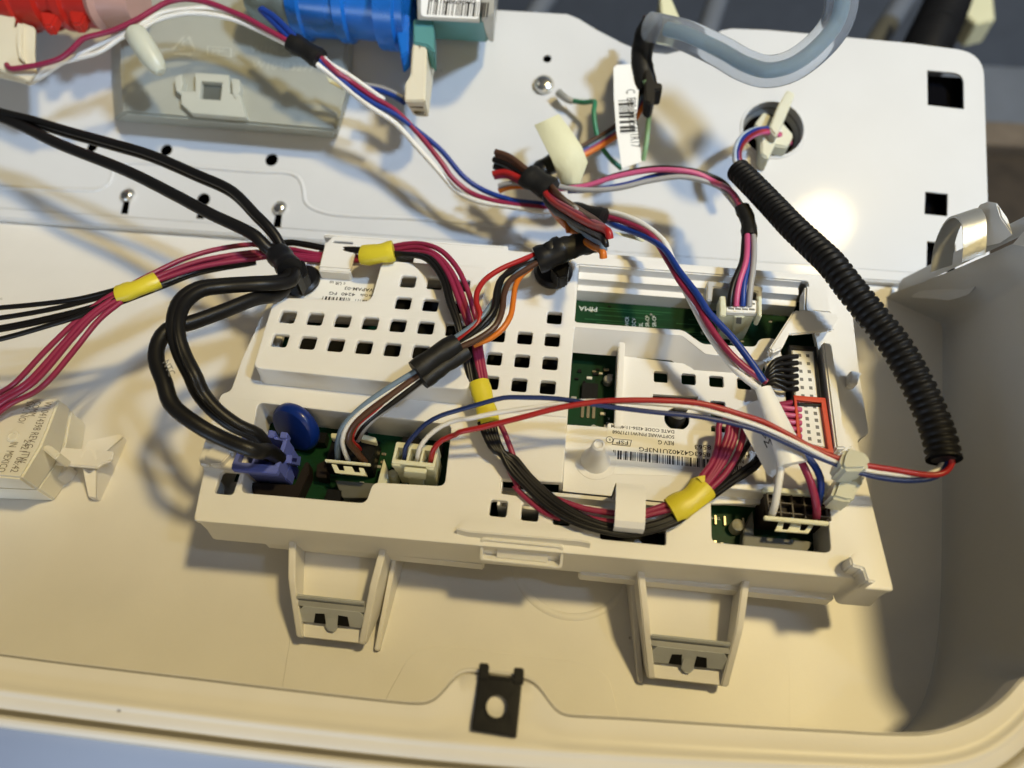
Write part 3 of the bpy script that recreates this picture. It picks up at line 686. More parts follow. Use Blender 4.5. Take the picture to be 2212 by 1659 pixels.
# vent cover box on the left
vx0, vx1, vy0, vy1 = -87.5, -13.0, -9.3, 21.8
vo = roundpoly([(vx0, vy0), (vx1, vy0 - 1.6), (vx1, 42.6), (-53.0, 41.6), (-53.4, 22.4), (-88.6, 21.2)], 3, 5)
hv = [(-81.3 + 9.93 * k, 2.7) for k in range(7)] + [(-81.3 + 9.93 * k, 12.9) for k in range(7)] + [(-81.3 + 9.93 * k, 22.8) for k in (4, 5, 6)] + [(-81.3 + 9.93 * k, 32.7) for k in (4, 5, 6)]
vc = plate('vent_cover', [vo] + [rect(x - 2.75, y - 2.55, x + 2.75, y + 2.55, .9) for x, y in hv], 41.8, 44, white, cmod, .8)
loft('cover_wall', [lp(grow(vo, -1.4), 42.6), lp(grow(vo, -.12), 43.0), lp(grow(vo, .3), 37), lp(grow(vo, .9), 34.9), lp(grow(vo, -1.0), 34.8), lp(grow(vo, -1.5), 42)], white, vc, cap=False, ang=60)
box('vent_dark_block', (-83, -6, 20.9), (-20, 17, 30), chip, cmod, .5); box('vent_dark_block', (-48, 18, 20.9), (-18, 38, 29), chip, cmod, .5); box('vent_dark_slab', (-10, -2, 20.9), (16, 6, 25), chip, cmod, .3); box('vent_dark_slab', (-10, 14, 20.9), (17, 31, 24), chip, cmod, .3)  # black blocks added to keep the vent holes dark inside
# loose wound parts showing through the vents
for k, (x, y, mm) in enumerate([(-71, 0.5, steel), (-61, 1.0, orangew), (-80, 1, chip)]): lathe('choke', [(0, -4), (3.6, -4), (3.6, 4), (0, 4)], (x, y, 33), (1, 0, 0), mm, cmod)
# step between cover and right vent plate
box('deck_rail', (-13, -13.2, 34.8), (20, -12.4, 35.5), white, cmod, .2)

# label floor (lower pocket) with its hole through to the board, sloping back wall and rib
lf = [(37.3, 18.4), (88.5, 15.6), (90, -34), (60, -37.2), (20.6, -36.8), (20.2, -12), (37.0, -11.6)]
hl = [rect(52.6 + 9.85 * k - 2.5, 10.6 - 2.3, 52.6 + 9.85 * k + 2.5, 10.6 + 2.3, .8) for k in range(4)] + [rect(72.3 - 2.5, .2 - 4.6, 72.3 + 2.7, .2 + 2.3, .8), rect(72.3 - 2.5, -14, 72.3 + 2.7, -7.5, .8)]
slot = [(P(u, v, 28).x, P(u, v, 28).y) for u, v in [(1411, 851), (1507, 857), (1506, 866), (1410, 860)]]
c = P(1462, 905, 28)
lfl = plate('label_floor', [lf] + hl + [slot, circ(c.x, c.y, 4.3)], 26.4, 28, white, cmod, .25)
lathe('shaft', [(0, 0), (3.3, 0), (3.3, 5.4), (2.4, 6), (0, 6)], (c.x + .6, c.y + 2.4, 22), (0, .15, 1), mat('grey_shaft', (.09, .085, .075), .5, var=.2), cmod)
box('shaft_flat', (c.x - 1.2, c.y + 3.0, 24), (c.x + 3.6, c.y + 4.4, 29.5), mat('grey_shaft', (.09, .085, .075), .5), cmod, .3)
sl = [(20.3, 24.4), (58.8, 24.4), (67, 17.2), (88, 16.2)]; sb = [(20.3, 18.6), (56.4, 18.6), (64, 14.2), (88, 14.4)]
loft('pocket_back', [[Vector((x, y, 34.8)) for x, y in sl], [Vector((x, y, 27)) for x, y in sb], [Vector((x, y + 1.2, 27)) for x, y in sb], [Vector((x, y + 1.4, 34)) for x, y in sl]], white, cmod, cap=False, closed=False, smooth=True, ang=75)
prism('rib', [(36.6, 20.6, 33.6), (38.9, 20.6, 33.6), (38.9, -11.8, 29), (36.6, -11.8, 29)], 7, white, cmod, .3, [(36.6, 18.4, 25), (38.9, 18.4, 25), (38.9, -11.8, 25), (36.6, -11.8, 25)])
box('pocket_side', (19.3, -36.6, 26.5), (20.35, -11, 34.4), white, cmod, .1)
box('pocket_side', (89.2, -32, 26.5), (90.6, 15.5, 33.9), white, cmod, .1)
# front recess with strap
loft('recess', [[Vector(p) for p in q] for q in ([(1, -37.4, 28), (62.6, -37.6, 28)], [(1, -38.6, 28), (60.8, -38.8, 28)], [(1, -39.6, 22.5), (57, -39.8, 22.5)], [(1, -46, 22.5), (57, -46, 22.5)], [(1, -46, 33), (57, -46, 33)])], white, cmod, cap=False, closed=False, smooth=False)
box('recess_end', (.2, -46, 22), (1.1, -37.4, 34), white, cmod, .1)
prism('recess_end', [(57, -44.6, 34.2), (62.2, -38.6, 34.2), (63.3, -38.8, 34.2), (58, -45.2, 34.2)], 12, white, cmod, .1)
box('slot_dark', (33.5, -53.6, 21.4), (52.6, -38.9, 22.9), chip, cmod, .1)
sp_ = [(38.0, 28.1), (38.5, 31), (39.2, 41.4), (40.2, 43.6), (42.5, 44.2), (50.6, 43.0), (52.2, 41.6), (52.4, 37.6)]
loft('wire_strap', [[(x, -y, z) for y, z in sp_] + [(x, -y - (1.2 if z > 43 else -0.0) * 0 + (1.3 if y < 40 else (0 if z > 40 else 1.3)), z - (1.4 if 40 <= y <= 52.3 and z > 41 else 0)) for y, z in sp_[::-1]] for x in (36.6, 45.6)], white, cmod, True, True, True, 30)
# cone boss on the label floor
b = P(1288, 995, 28)
cb_ = lathe('cone_boss', [(7.0, 0), (7.0, .25), (5.0, .3), (3.9, 2.5), (2.6, 8), (2.1, 12), (1.5, 12.6), (1.2, 12.0), (0, 11.6)], (b.x - .3, b.y, 27.95), (0, 0, 1), white, cmod, 26)
# latch ridge and window on the front
r4 = [P(u, v, 37.6) for u, v in [(984, 1141), (1003, 1128), (1255, 1150), (1277, 1173), (1250, 1168), (1010, 1148)]]
prism('ridge', [r4[0], r4[1], r4[2], r4[3], r4[4], r4[5]], 0, white, cmod, .25, [Vector((p.x, p.y - (1.0 if i in (0, 3, 4, 5) else 0), 34.7)) for i, p in enumerate(r4)])
LT, LR, LB = P(1038, 1160, 35.6), P(1219, 1178, 35.6), PY(1046, 1209, -62.6)
lx = (LR - LT).normalized(); ly = (LB - LT); ly = (ly - lx * ly.dot(lx)).normalized(); ln_ = ly.cross(lx); LW = (LR - LT).length; LH = (LB - LT).length
fw = lambda a, b, h: LT + lx * a + ly * b + ln_ * h
plate('latch_frame', [rect(0, 0, LW, LH, 1.3), rect(1.0, .9, LW - 1.0, LH - .9, 1.1)], -2.4, .7, white, cmod, .3, fw)
plate('latch_floor', [rect(.6, .6, LW - .6, LH - .6, .6)], -3.0, -2.2, white, cmod, .1, fw)
plate('latch_bar', [rect(5.2, 2.6, LW - 4.6, LH - 1.0, .4)], -2.2, -.5, white, cmod, .25, fw)
print('latch', LT, LB)
# left clip
p = [P(u, v, 37.5) for u, v in [(440, 985), (470, 951), (489, 967), (497, 980), (476, 1003), (455, 1004)]]
prism('side_clip', p, 5, white, cmod, .4)
p = [P(u, v, 36) for u, v in [(431, 1004), (441, 968), (458, 968), (452, 1006)]]
prism('side_clip', p, 4, white, cmod, .3)
box('clip_floor', (-91, -52, 24), (-84, -43.2, 25), white, cmod, .2)
# hook at the front right corner
p = [P(u, v, 42) for u, v in [(1836, 1204), (1854, 1189), (1876, 1192), (1886, 1222), (1893, 1258), (1874, 1256), (1864, 1228), (1840, 1222)]]
prism('corner_hook', p, 8.2, white, cmod, .5)
# lower rails under the front edge
for xa, xb in ((-77, -3), (28, 108)): box('lower_rail', (xa, -61.0, 12.5), (xb, -57, 19.2), white, cmod, .5)
box('under_tray', (-88, -55, 12), (110, 52, 17.9), white, cmod, .5); plate('base_plate', [grow(ol, -1.0)], 18.0, 19.25, white, cmod, .1)
# rear side: stepped ledges along the board and a back rail
loft('rear_step', [[Vector((x, y, z)) for y, z in q] for x, q in [(20.4, [(57, 34.9), (54, 34.2), (53.5, 31.2), (50.6, 30.6), (50.2, 27.4), (48.0, 26.8), (47.6, 21.0)]), (104, [(57, 34.9), (54, 34.2), (53.5, 31.2), (50.6, 30.6), (50.2, 27.4), (48.0, 26.8), (47.6, 21.0)])]], white, cmod, cap=False, closed=False, smooth=False)
box('back_rail', (20.3, 56.6, 27), (58, 61.6, 33.8), white, cmod, .5)
box('back_rail', (-8, 58.6, 22), (121, 60.2, 31), white, cmod, .5)
box('end_rail', (16, 26.0, 22), (20.2, 56, 34), white, cmod, .1)
# strap over the crimson wires at the back
a = [P(u, v, 40) for u, v in [(702, 527), (770, 532), (757, 582), (689, 577)]]
prism('wire_strap', a, 1.6, white, cmod, .4)
for u, v in ((703, 528), (769, 533)): pass
box('strap_leg', (a[3].x, a[3].y - 1.5, 34.5), (a[2].x, a[3].y + .2, 39.8), white, cmod, .4)
a0 = a[0]; box('strap_leg', (a[0].x - .4, a0.y - .5, 30), (a[1].x, a0.y + 1.4, 39.6), white, cmod, .4)
# rear wing above the crimson wires
box('rear_wing', (-82, 59.0, 20), (-9, 60.6, 35.2), white, cmod, .5)
p = [P(u, v, 37) for u, v in [(1528, 606), (1648, 618), (1645, 650), (1634, 650), (1636, 630), (1541, 620), (1538, 650), (1526, 648)]]
prism('plug_guide', p, 10, greyp, cmod, .4)
# right-hand wall beside the connectors
prism('inner_wall', [P(u, v, 40) for u, v in [(1777, 738), (1797, 741), (1829, 968), (1806, 968)]], 18, white, cmod, .6)
p = [P(u, v, 39) for u, v in [(1837, 800), (1861, 803), (1852, 830), (1836, 828)]]
prism('side_ear', p, 4, white, cmod, .4)
p = [P(u, v, 38) for u, v in [(1806, 958), (1838, 953), (1842, 966), (1813, 978)]]
prism('side_ear', p, 4, white, cmod, .4)
# angled keeper at the back right
p = [P(u, v, 41) for u, v in [(1740, 616), (1788, 620), (1798, 676), (1738, 672)]]
prism('keeper_block', p, 7, white, cmod, .7)
p = [P(u, v, 42.5) for u, v in [(1718, 674), (1730, 667), (1808, 676), (1815, 688), (1800, 714), (1706, 724), (1696, 722)]]
kp = prism('keeper_tray', p, 0, white, cmod, .6, [P(u, v, 39.5) for u, v in [(1722, 682), (1733, 676), (1806, 684), (1811, 692), (1798, 716), (1710, 726), (1700, 724)]])
p = [P(u, v, 43) for u, v in [(1716, 668), (1730, 670), (1690, 752), (1668, 762), (1662, 752)]]
prism('keeper_leg', p, 4, white, cmod, .6)
# circuit board with its parts
pcb = box('circuit_board', (-92, -56, 19.4), (112, 55, 21), pcbm, cmod, .1)
rnd = random.Random(3)
def comp(x, y, sx, sy, h, m_, nm='component', z=21): return box(nm, (x - sx, y - sy, z - .1), (x + sx, y + sy, z + h), m_, pcb, .12)
for k in range(26):                                   # small parts seen in the opening under the rib
    x = rnd.uniform(21.5, 35.5); y = rnd.uniform(-10, 16); s = rnd.choice((.5, .7, 1.0))
    if abs(x - 28.5) < 4 and abs(y + 1) < 8: continue
    comp(x, y, s, s * .55, .5 + .4 * rnd.random(), rnd.choice((chip, steel, brass, porcelain)))
comp(27.8, 4.6, 2.9, 3.9, 2.2, chip, 'transistor')
for k in range(3): comp(25.7 + 2.0 * k, -2.6, .55, 2.5, .5, brass, 'pin')
lathe('electrolytic_can', [(0, 0), (1.7, 0), (1.7, 2.6), (1.3, 3.0), (0, 3.0)], (34.2, 10.5, 21), (0, 0, 1), steel, pcb, 18)
for k in range(3): lathe('test_pad', [(0, 0), (1.0, 0), (1.0, .12), (0, .12)], (30 + 1.2 * k, -8.5 - .4 * k, 21), (0, 0, 1), steel, pcb, 14)
comp(34.4, -9.2, .8, 1.6, 1.2, porcelain)
for k in range(5): comp(68.5 + 3.0 * k + (3 if k > 2 else 0), -39.2, .35, 1.6, 1.0, brass, 'pin')
for k in range(14):
    x = rnd.uniform(-58, -42); y = rnd.uniform(-46, -22); comp(x, y, rnd.choice((.5, .8)), .5, .6, rnd.choice((chip, brass, steel)))
for x, y, sx, sy, h in ((-55, -45, 2.6, 2.0, 5), (-47.5, -46, 2.2, 1.6, 3), (-66, -24, 3, 2, 4), (-52, -22.5, 3.5, 1.6, 6), (-33, -23, 3, 1.8, 5), (-24, -24, 2.5, 1.6, 3.5), (-58, -33, 1.6, 2.6, 4), (-79, -47.5, 3, 2, 4)): comp(x, y, sx, sy, h, rnd.choice((chip, chip, blackp)), 'dark_part')  # black parts, added partly to darken the shaded cavity
for k in range(22):
    x = rnd.uniform(24, 100); y = rnd.uniform(29, 46); comp(x, y, rnd.choice((.4, .6)), .35, .5, rnd.choice((chip, porcelain, steel)))
for k in range(20):
    x = rnd.uniform(0, 26); y = rnd.uniform(0, 30); comp(x, y, 1, .6, .6, rnd.choice((chip, brass, steel)))
XN, YN, XP, YP = Vector((-1, 0, 0)), Vector((0, -1, 0)), Vector((1, 0, 0)), Vector((0, 1, 0))
text('PIMA', 2.3, P(1290, 664, 21.05), XN, YN, silk, pcb, width=7.2)
text('MIDR', 1.6, P(1541, 718, 21.05), XN, YN, silk, pcb, width=5)
for k, (u, s) in enumerate(((1358, 'WCR'), (1373, 'DCV'), (1388, 'SL'), (1402, 'SR-CP'), (1417, 'SR-CP'))): text(s, 1.5, P(u, 706 - 2 * k * 0, 21.05) + Vector((0, 0, 0)), YP, XN, silk, pcb)
for y in (-8, -4, 12, 14): text('TP2' if False else 'R', 1, Vector((35.5, y, 21.05)), XN, YN, silk, pcb)
for k in range(14):                                   # printed tracks
    y = 29 + 1.2 * k; x = rnd.uniform(24, 70); link('track', [(x, y, 21.03), (x + rnd.uniform(8, 30), y, 21.03), (x + 30, y + .3, 21.03), (x, y + .3, 21.03)], [(0, 1, 2, 3)], mat('track_green', (.012, .10, .03), .35), pcb)
text('TRM', 1.1, P(1556, 1117, 21.05), XN, YN, silk, pcb)
text('T2', 1.6, P(712, 1080, 21.05), YP, XN, silk, pcb); text('3', 1.4, P(755, 1090, 21.05), XN, YN, silk, pcb)
# blue disc varistor in the left cavity
cD = P(640, 922, 29); nrm = Vector((-.36, -.86, .36)).normalized()
vr = lathe('disc_varistor', [(0, -2.8), (6.4, -2.8), (8.2, -2.4), (9.1, -1.4), (9.4, 0), (9.1, 1.4), (8.2, 2.4), (6.4, 2.8), (0, 2.9)], cD, nrm, deepblue, pcb, 36)
# connector headers on the board
def cap_bar(name, q, z, t, m_): return prism(name, [P(u, v, z) for u, v in q], t, m_, pcb, .2)
hb = [P(u, v, 30) for u, v in Z2((1110, 640), (1165, 450), (1490, 470), (1440, 680))]
prism('header', [hb[0], hb[3], hb[2], hb[1]], 9, chip, pcb, .3, [Vector((p.x, p.y, 21)) for p in (hb[0], hb[3], hb[2], hb[1])])
cap_bar('latch_bar', Z2((1103, 618), (1442, 650), (1442, 668), (1106, 638)), 34, 1.2, ivory)
p = [P(u, v, 33) for u, v in Z2((1152, 655), (1190, 660), (1210, 700), (1250, 705), (1240, 670), (1305, 676), (1325, 715), (1365, 718), (1355, 682), (1390, 686), (1408, 745), (1180, 722))]
prism('latch_grille', p, .9, ivory, pcb, .12, [Vector((q.x, q.y + (.0 if i < 10 else .9), q.z - 1.2 - (1.6 if i >= 10 else 0))) for i, q in enumerate(p)])
cap_bar('latch_post', Z2((1150, 428), (1212, 430), (1205, 470), (1150, 462)), 33, 3, ivory)
cap_bar('latch_post', Z2((1360, 432), (1400, 440), (1480, 460), (1484, 498), (1360, 470)), 33, 3, ivory)
cap_bar('post', Z2((1540, 615), (1575, 720), (1555, 808), (1492, 800)), 29, 8, ivory)
pg = P(*Z2((1605, 735))[0], 26); lathe('guide_pin', [(0, -5), (1.9, -5), (1.9, 0), (1.4, .6), (0, .8)], pg, (0, 0, 1), ivory, pcb, 16)
cap_bar('relay', Z2((1180, 775), (1470, 800), (1430, 905), (1235, 905)), 26, 5, mat('relay_grey', (.10, .10, .085), .45), )
cap_bar('relay', Z2((1045, 660), (1120, 620), (1120, 760), (1040, 750)), 26, 5, mat('relay_brown', (.014, .010, .008), .5, spec=.2))
tx = P(*Z2((1095, 690))[0], 26.05)
hdr = prism('header', [P(u, v, 27) for u, v in Z2((560, 790), (880, 810), (960, 640), (985, 640), (990, 720), (900, 920), (580, 880))], 6, mat('relay_brown', (.014, .010, .008), .5, spec=.2), pcb, .3)
# right cavity: ten way black header with white rims
hh_ = [P(u, v, 33) for u, v in Z3((795, 940), (1325, 980), (1360, 1190), (795, 1150))]
hdr = prism('header', hh_, 0, mat('header_brown', (.016, .010, .008), .5, spec=.2), pcb, .2, [Vector((p.x, p.y, 22)) for p in hh_])
wl = mat('header_wall', (.055, .042, .032), .5)
X0, X1, YA, YB = hh_[0].x, hh_[1].x, hh_[3].y, hh_[0].y
for k in range(6):
    x = X0 + (X1 - X0) * k / 5; box('cell_wall', (x - .25, YA, 32), (x + .25, YB, 35.6), wl, pcb, .06)
for y in (YA + 1.2, (YA + YB) / 2 + .4): box('cell_wall', (X0, y - .22, 32), (X1, y + .22, 35.5), wl, pcb, .06)
prism('latch_bar', [P(u, v, 37) for u, v in Z3((790, 1130), (1365, 1183), (1362, 1220), (792, 1166))], 1.4, ivory, pcb, .25)
prism('latch_bar', [P(u, v, 37) for u, v in Z3((780, 878), (880, 885), (1010, 890), (1180, 908), (1345, 930), (1340, 975), (1200, 950), (900, 925), (785, 915))], 2.4, ivory, pcb, .25)
p = [P(u, v, 34) for u, v in Z3((925, 1184), (968, 1190), (950, 1255), (1000, 1258), (1030, 1196), (1120, 1204), (1105, 1262), (1150, 1266), (1190, 1210), (1232, 1214), (1182, 1290), (884, 1268))]
prism('latch_grille', p, .9, ivory, pcb, .12)
prism('relay', [P(u, v, 26) for u, v in Z3((690, 1085), (700, 1310), (1230, 1365), (1150, 1470), (600, 1420), (610, 1260))], 5, mat('relay_grey', (.10, .10, .085), .45), pcb, .3)
pg = P(*Z3((560, 1215))[0], 25); lathe('guide_pin', [(0, -4), (2.2, -4), (2.0, 0), (1.2, .6), (0, .8)], pg, (0, 0, 1), mat('dull_ivory', (.30, .29, .22), .5), pcb, 16)
pg = P(*Z3((1330, 1445))[0], 24); lathe('guide_pin', [(0, -3), (1.8, -3), (1.6, 0), (0, .4)], pg, (0, 0, 1), ivory, pcb, 16)
for k in range(6): comp(69 + 2.2 * k, -46 - .5 * k, .5, .4, .5, rnd.choice((chip, brass, steel)))

# stickers on the label floor
def dirs(a, b): return (b - a).normalized()
zl = 28.05
lab = [P(u, v, zl) for u, v in Q(2, 2, (826, 338), (1410, 388), (2130, 440), (2110, 770), (1640, 735), (804, 706))]
sk2 = [P(u, v, zl) for u, v in Q(2, 2, (875, 690), (1640, 725), (1620, 800), (880, 778))]
plate('label_sticker', [[(p.x, p.y) for p in sk2]], zl - .02, zl + .05, mat('clear_label', (.82, .81, .77), .3), lfl, .02)
lb_ = plate('label_sticker', [roundpoly([(p.x, p.y) for p in lab], 1.0)], zl - .02, zl + .12, paper, lfl, .04)
zt = zl + .13
def ltext(s, right_px, left_px, size):
    a = P(*right_px, zt); b = P(*left_px, zt); text(s, size, a, (b - a), Vector((0, 0, 1)).cross(b - a), ink, lb_, width=(b - a).length, bold=.03)
def q2(x, y): return (1106 + x / 4, 829.5 + y / 4)
ltext('DATE CODE 4256-11:40 PM', q2(1402, 402), q2(858, 350), 1.25)
ltext('SOFTWARE P/N:W11717068', q2(1402, 446), q2(868, 400), 1.3)
ltext('REV G', q2(1398, 496), q2(1262, 486), 1.6)
ltext('8563', q2(1718, 530), q2(1576, 526), 1.75)
ltext('8563G42402U1N3FG', q2(1712, 596), q2(1098, 545), 1.65)
ltext('P/N', q2(2050, 600), q2(1960, 590), 1.6)
ltext('N', q2(2000, 655), q2(1972, 652), 1.5)
a = P(*q2(1700, 650), zt); b = P(*q2(842, 566), zt); bars(a, b - a, Vector((0, 0, 1)).cross(b - a), (b - a).length, 3.3, ink, lb_, 11, .0, .21)
a = P(*q2(2080, 720), zt); b = P(*q2(1900, 700), zt); bars(a, b - a, Vector((0, 0, 1)).cross(b - a), (b - a).length, 2.4, ink, lb_, 4, .0, .21)
# FSP logo in a slanted box, with the circled R
fo_ = [P(*q2(*p), zt) for p in ((878, 470), (1036, 484), (1022, 540), (862, 524))]
fi = [P(*q2(*p), zt) for p in ((884, 475), (1028, 488), (1018, 534), (869, 519))]
plate('logo_box', [[(p.x, p.y) for p in fo_], [(p.x, p.y) for p in fi]], zt - .02, zt + .02, ink, lb_, .005)
ltext('FSP', q2(1003, 494), q2(900, 486), 1.5)
rc_ = P(*q2(843, 481), zt); plate('logo_ring', [circ(rc_.x, rc_.y, 1.25), circ(rc_.x, rc_.y, 1.05)], zt - .02, zt + .02, ink, lb_, .005)
ltext('R', q2(851, 472), q2(836, 471), .9)
# rating label behind the vent cover
zd = 35.05
sk = [P(u, v, zd) for u, v in Q(1, 1, (480, 745), (1050, 800), (1010, 960), (450, 910))]
vs = plate('label_sticker', [[(p.x, p.y) for p in sk]], zd - .03, zd + .08, paper, cmod, .03)
zt = zd + .09; lb_ = vs
def q1(x, y): return (553 + x / 4, 414.75 + y / 4)
ltext('LVAPAM-03', q1(1040, 838), q1(770, 818), 1.6)
ltext('Date Code', q1(1035, 892), q1(905, 880), 1.2)
ltext('4240  FG', q1(860, 876), q1(636, 862), 1.5)
ltext('c UR us', q1(775, 783), q1(640, 768), 1.6)
a = P(*q1(815, 915), zt); b = P(*q1(575, 900), zt); bars(a, b - a, Vector((0, 0, 1)).cross(b - a), (b - a).length, 2, ink, lb_, 2, .0, .25)
a = P(*q1(990, 935), zt); b = P(*q1(850, 925), zt); bars(a, b - a, Vector((0, 0, 1)).cross(b - a), (b - a).length, .8, ink, lb_, 9, .0, .25)
# connectors in the right cavity
def strip_conn(name, q, z, body_m, face_m, rows, label_):
    pts = [P(u, v, z) for u, v in q]
    c0 = sum(pts, Vector()) / 4
    hb_ = [c0 + (p - c0) * 1.0 for p in pts]
    b_ = prism(name, [Vector((p.x, p.y, z)) for p in hb_], 8, face_m, cmod, .3)
    for r in range(rows):
        for k in range(2):
            t = (r + .8) / (rows + .6); s = .33 + .36 * k
            p = pts[0].lerp(pts[1], s).lerp(pts[3].lerp(pts[2], s), t) + Vector((0, 0, .05))
            box('slot', (p.x - .55, p.y - .62, z - .3), (p.x + .55, p.y + .62, z + .06), mat('slot_grey', (.16, .16, .15), .6), b_, 0)
    return b_
k1 = strip_conn('connector_block', Q(3, 1, (203, 1352), (398, 1366), (448, 1826), (238, 1818)), 37, blackp, paper, 6, '')
def shroud(q, hole, z, m_, par):
    A_ = [P(u, v, z) for u, v in q]; B_ = [P(u, v, z) for u, v in hole]
    return plate('connector_shroud', [[(p.x, p.y) for p in A_], [(p.x, p.y) for p in B_]], z - 10, z, m_, par, .25)
shroud(Q(3, 1, (182, 1318), (420, 1335), (474, 1846), (218, 1836)), Q(3, 1, (205, 1352), (398, 1366), (448, 1826), (238, 1818)), 38, blackp, k1)
k2 = strip_conn('connector_block', Q(3, 2, (248, 136), (462, 158), (522, 562), (290, 500)), 37, orangep, paper, 6, '')
shroud(Q(3, 2, (222, 95), (498, 118), (572, 596), (262, 540)), Q(3, 2, (250, 138), (460, 160), (520, 560), (292, 498)), 38.4, orangep, k2)
# ---------------------------------------------------------------- harnesses
SCALE = {}
def pw(parent, m, r, pts, z, name='wire', **k):
    r = r * SCALE.get(parent.name, 1.0); return wire(at(pts, z), r, m, parent, name, **k)

SCALE.update(motor_harness=.93, signal_harness=.86, sensor_lead=.78)
# A. black mains cords with clamp and blue plug
pc = thing('power_cord', 'pair of thick black cords looping from the top left into the blue plug', 'cord', P(400, 700, 40))
up = Q(0, 0, (-300, 860), (0, 965), (300, 1040), (600, 1130), (1000, 1240), (1300, 1330), (1700, 1500), (2000, 1640)) + Q(1, 1, (0, 190), (100, 290), (180, 390), (225, 480)) 
lo = Q(0, 0, (-300, 920), (0, 1010), (200, 1095), (500, 1240), (1100, 1480)) + Q(0, 1, (1500, 20), (1800, 180), (2212, 385)) + Q(1, 1, (80, 470), (170, 540))
zz = [52, 50, 52, 54, 54, 52, 48]
pw(pc, blackr, 1.75, up, zz, 'cord'); pw(pc, blackr, 1.75, [(u + 2, v + 9) for u, v in up], [z - 2.2 for z in zz], 'cord')
pw(pc, blackr, 2.35, lo, [z - 2 for z in zz], 'cord')
l1 = [(612, 560), (625, 585), (618, 602), (590, 608)] + Q(0, 1, (2212, 780), (1900, 800), (1700, 830), (1560, 930), (1500, 1080), (1500, 1220), (1550, 1400), (1650, 1600)) + Q(0, 2, (1700, 60), (1830, 220), (2020, 360)) + [(545, 938), (568, 962), (580, 985)]
z1 = [46, 50, 56, 62, 64, 60, 54, 46, 36]
pw(pc, blackr, 2.25, l1, z1, 'cord'); pw(pc, blackr, 2.25, [(u + 11, v + 6) for u, v in l1[:10]] + [(u + 11, v + 1) for u, v in l1[10:-2]] + [(u + 6, v + 2) for u, v in l1[-2:]], z1, 'cord')
pw(pc, blackr, .55, [(u + 4, v + 3) for u, v in l1[3:-2]], [z + 2.2 for z in z1[1:-1]], 'seam', sides=6)
l2 = [(605, 570), (622, 605), (612, 628), (585, 640)] + Q(0, 1, (2212, 920), (1900, 1040), (1650, 1130), (1450, 1190), (1370, 1300), (1350, 1450), (1420, 1650)) + Q(0, 2, (1480, 170), (1700, 350), (1900, 460), (2212, 580)) + [(580, 974), (603, 990)]
pw(pc, blackr, 2.5, l2, [44, 44, 50, 58, 62, 62, 60, 56, 50, 36], 'cord')
text('NTC', 2.2, P(351, 784, 65.8), P(366, 815, 65.6) - P(351, 784, 65.8), P(358, 780, 65.8) - P(351, 784, 65.8), mat('cord_print', (.16, .155, .15), .6), pc)
# the blue plug
bp_t = [P(u, v, 38) for u, v in Z2((508, 430), (832, 468), (762, 692), (418, 660))]
bp_b = [Vector((p.x * .94 + P(650, 985, 23).x * .06, p.y * .94 + P(650, 985, 23).y * .06, 22.5)) for p in bp_t]
pl = plate('plug_rim', [[(p.x, p.y) for p in bp_t], [(p.x, p.y) for p in [bp_t[0].lerp(bp_t[2], .09), bp_t[0].lerp(bp_t[1], .44).lerp(bp_t[3], .06), bp_t[3].lerp(bp_t[2], .44).lerp(bp_t[0], .10), bp_t[3].lerp(bp_t[1], .10)]], [(p.x, p.y) for p in [bp_t[0].lerp(bp_t[1], .50).lerp(bp_t[3], .06), bp_t[1].lerp(bp_t[3], .09), bp_t[2].lerp(bp_t[0], .10), bp_t[3].lerp(bp_t[2], .50).lerp(bp_t[0], .10)]]], 30, 38, peri, pc, .25)
prism('plug_body', [Vector((p.x, p.y, 30.2)) for p in bp_t], 0, peri, pl, .3, bp_b)
prism('plug_lip', [P(u, v, 38.2) for u, v in Z2((418, 655), (765, 690), (745, 726), (415, 695))], 2.5, peri, pl, .25)
for q in ((505, 395, 640, 440), (690, 405, 742, 462), (780, 416, 832, 466)):
    a = Z2((q[0], q[1]), (q[2], q[1] + 8), (q[2] - 14, q[3]), (q[0] - 10 if q[0] > 600 else q[0] - 5, q[3] - 2)); prism('plug_tooth', [P(u, v, 39) for u, v in a], 4, peri, pl, .2)
xs = max(bp_t[1].x, bp_t[2].x)
fx = lambda y, z, h: Vector((-57 + 0 * y + h, y, z))
pp = [PX(u, v, bp_t[2].x + 1.0) for u, v in Z2((845, 590), (912, 600), (902, 668), (836, 650))]
prism('plug_lug', [p + Vector((.9, 0, 0)) for p in pp], 0, peri, pl, .12, [p - Vector((1.2, 0, 0)) for p in pp])
pp = [PX(u, v, bp_t[2].x + 1.3) for u, v in Z2((852, 610), (885, 614), (880, 640), (846, 634))]
prism('plug_slot', [p + Vector((.75, 0, 0)) for p in pp], 0, mat('plug_navy', (.01, .012, .10), .5), pl, 0, [p for p in pp])
pp = [PX(u, v, bp_t[2].x) for u, v in Z2((850, 672), (890, 668), (945, 760), (900, 790))]
prism('plug_slot', [p + Vector((.3, 0, 0)) for p in pp], 0, mat('plug_navy', (.01, .012, .10), .5), pl, 0, [p - Vector((.3, 0, 0)) for p in pp])

# black clamp on the cords
kc = thing('cord_clamp', 'black plastic clamp gripping the thick cords beside the crimson wires', 'clamp', P(640, 610, 35))
c = P(650, 606, 36); nb = lathe('pad', [(0, 0), (7.4, 0), (7.6, 1.2), (6.6, 2.2), (0, 2.6)], c - Vector((0, 0, .8)), (-.1, .05, 1), blackp, kc, 30)
sleeve(at([(600, 548), (612, 562), (626, 580)], [48, 49, 50]), 4.6, blackp, kc, 'band', .9, 16, .02)
prism('arm', [P(u, v, 47) for u, v in [(604, 560), (640, 556), (652, 590), (640, 612), (612, 604)]], 9, blackp, kc, .8)
prism('tongue', [P(u, v, 45) for u, v in [(642, 562), (656, 560), (664, 590), (650, 604)]], 7, blackp, kc, .5)

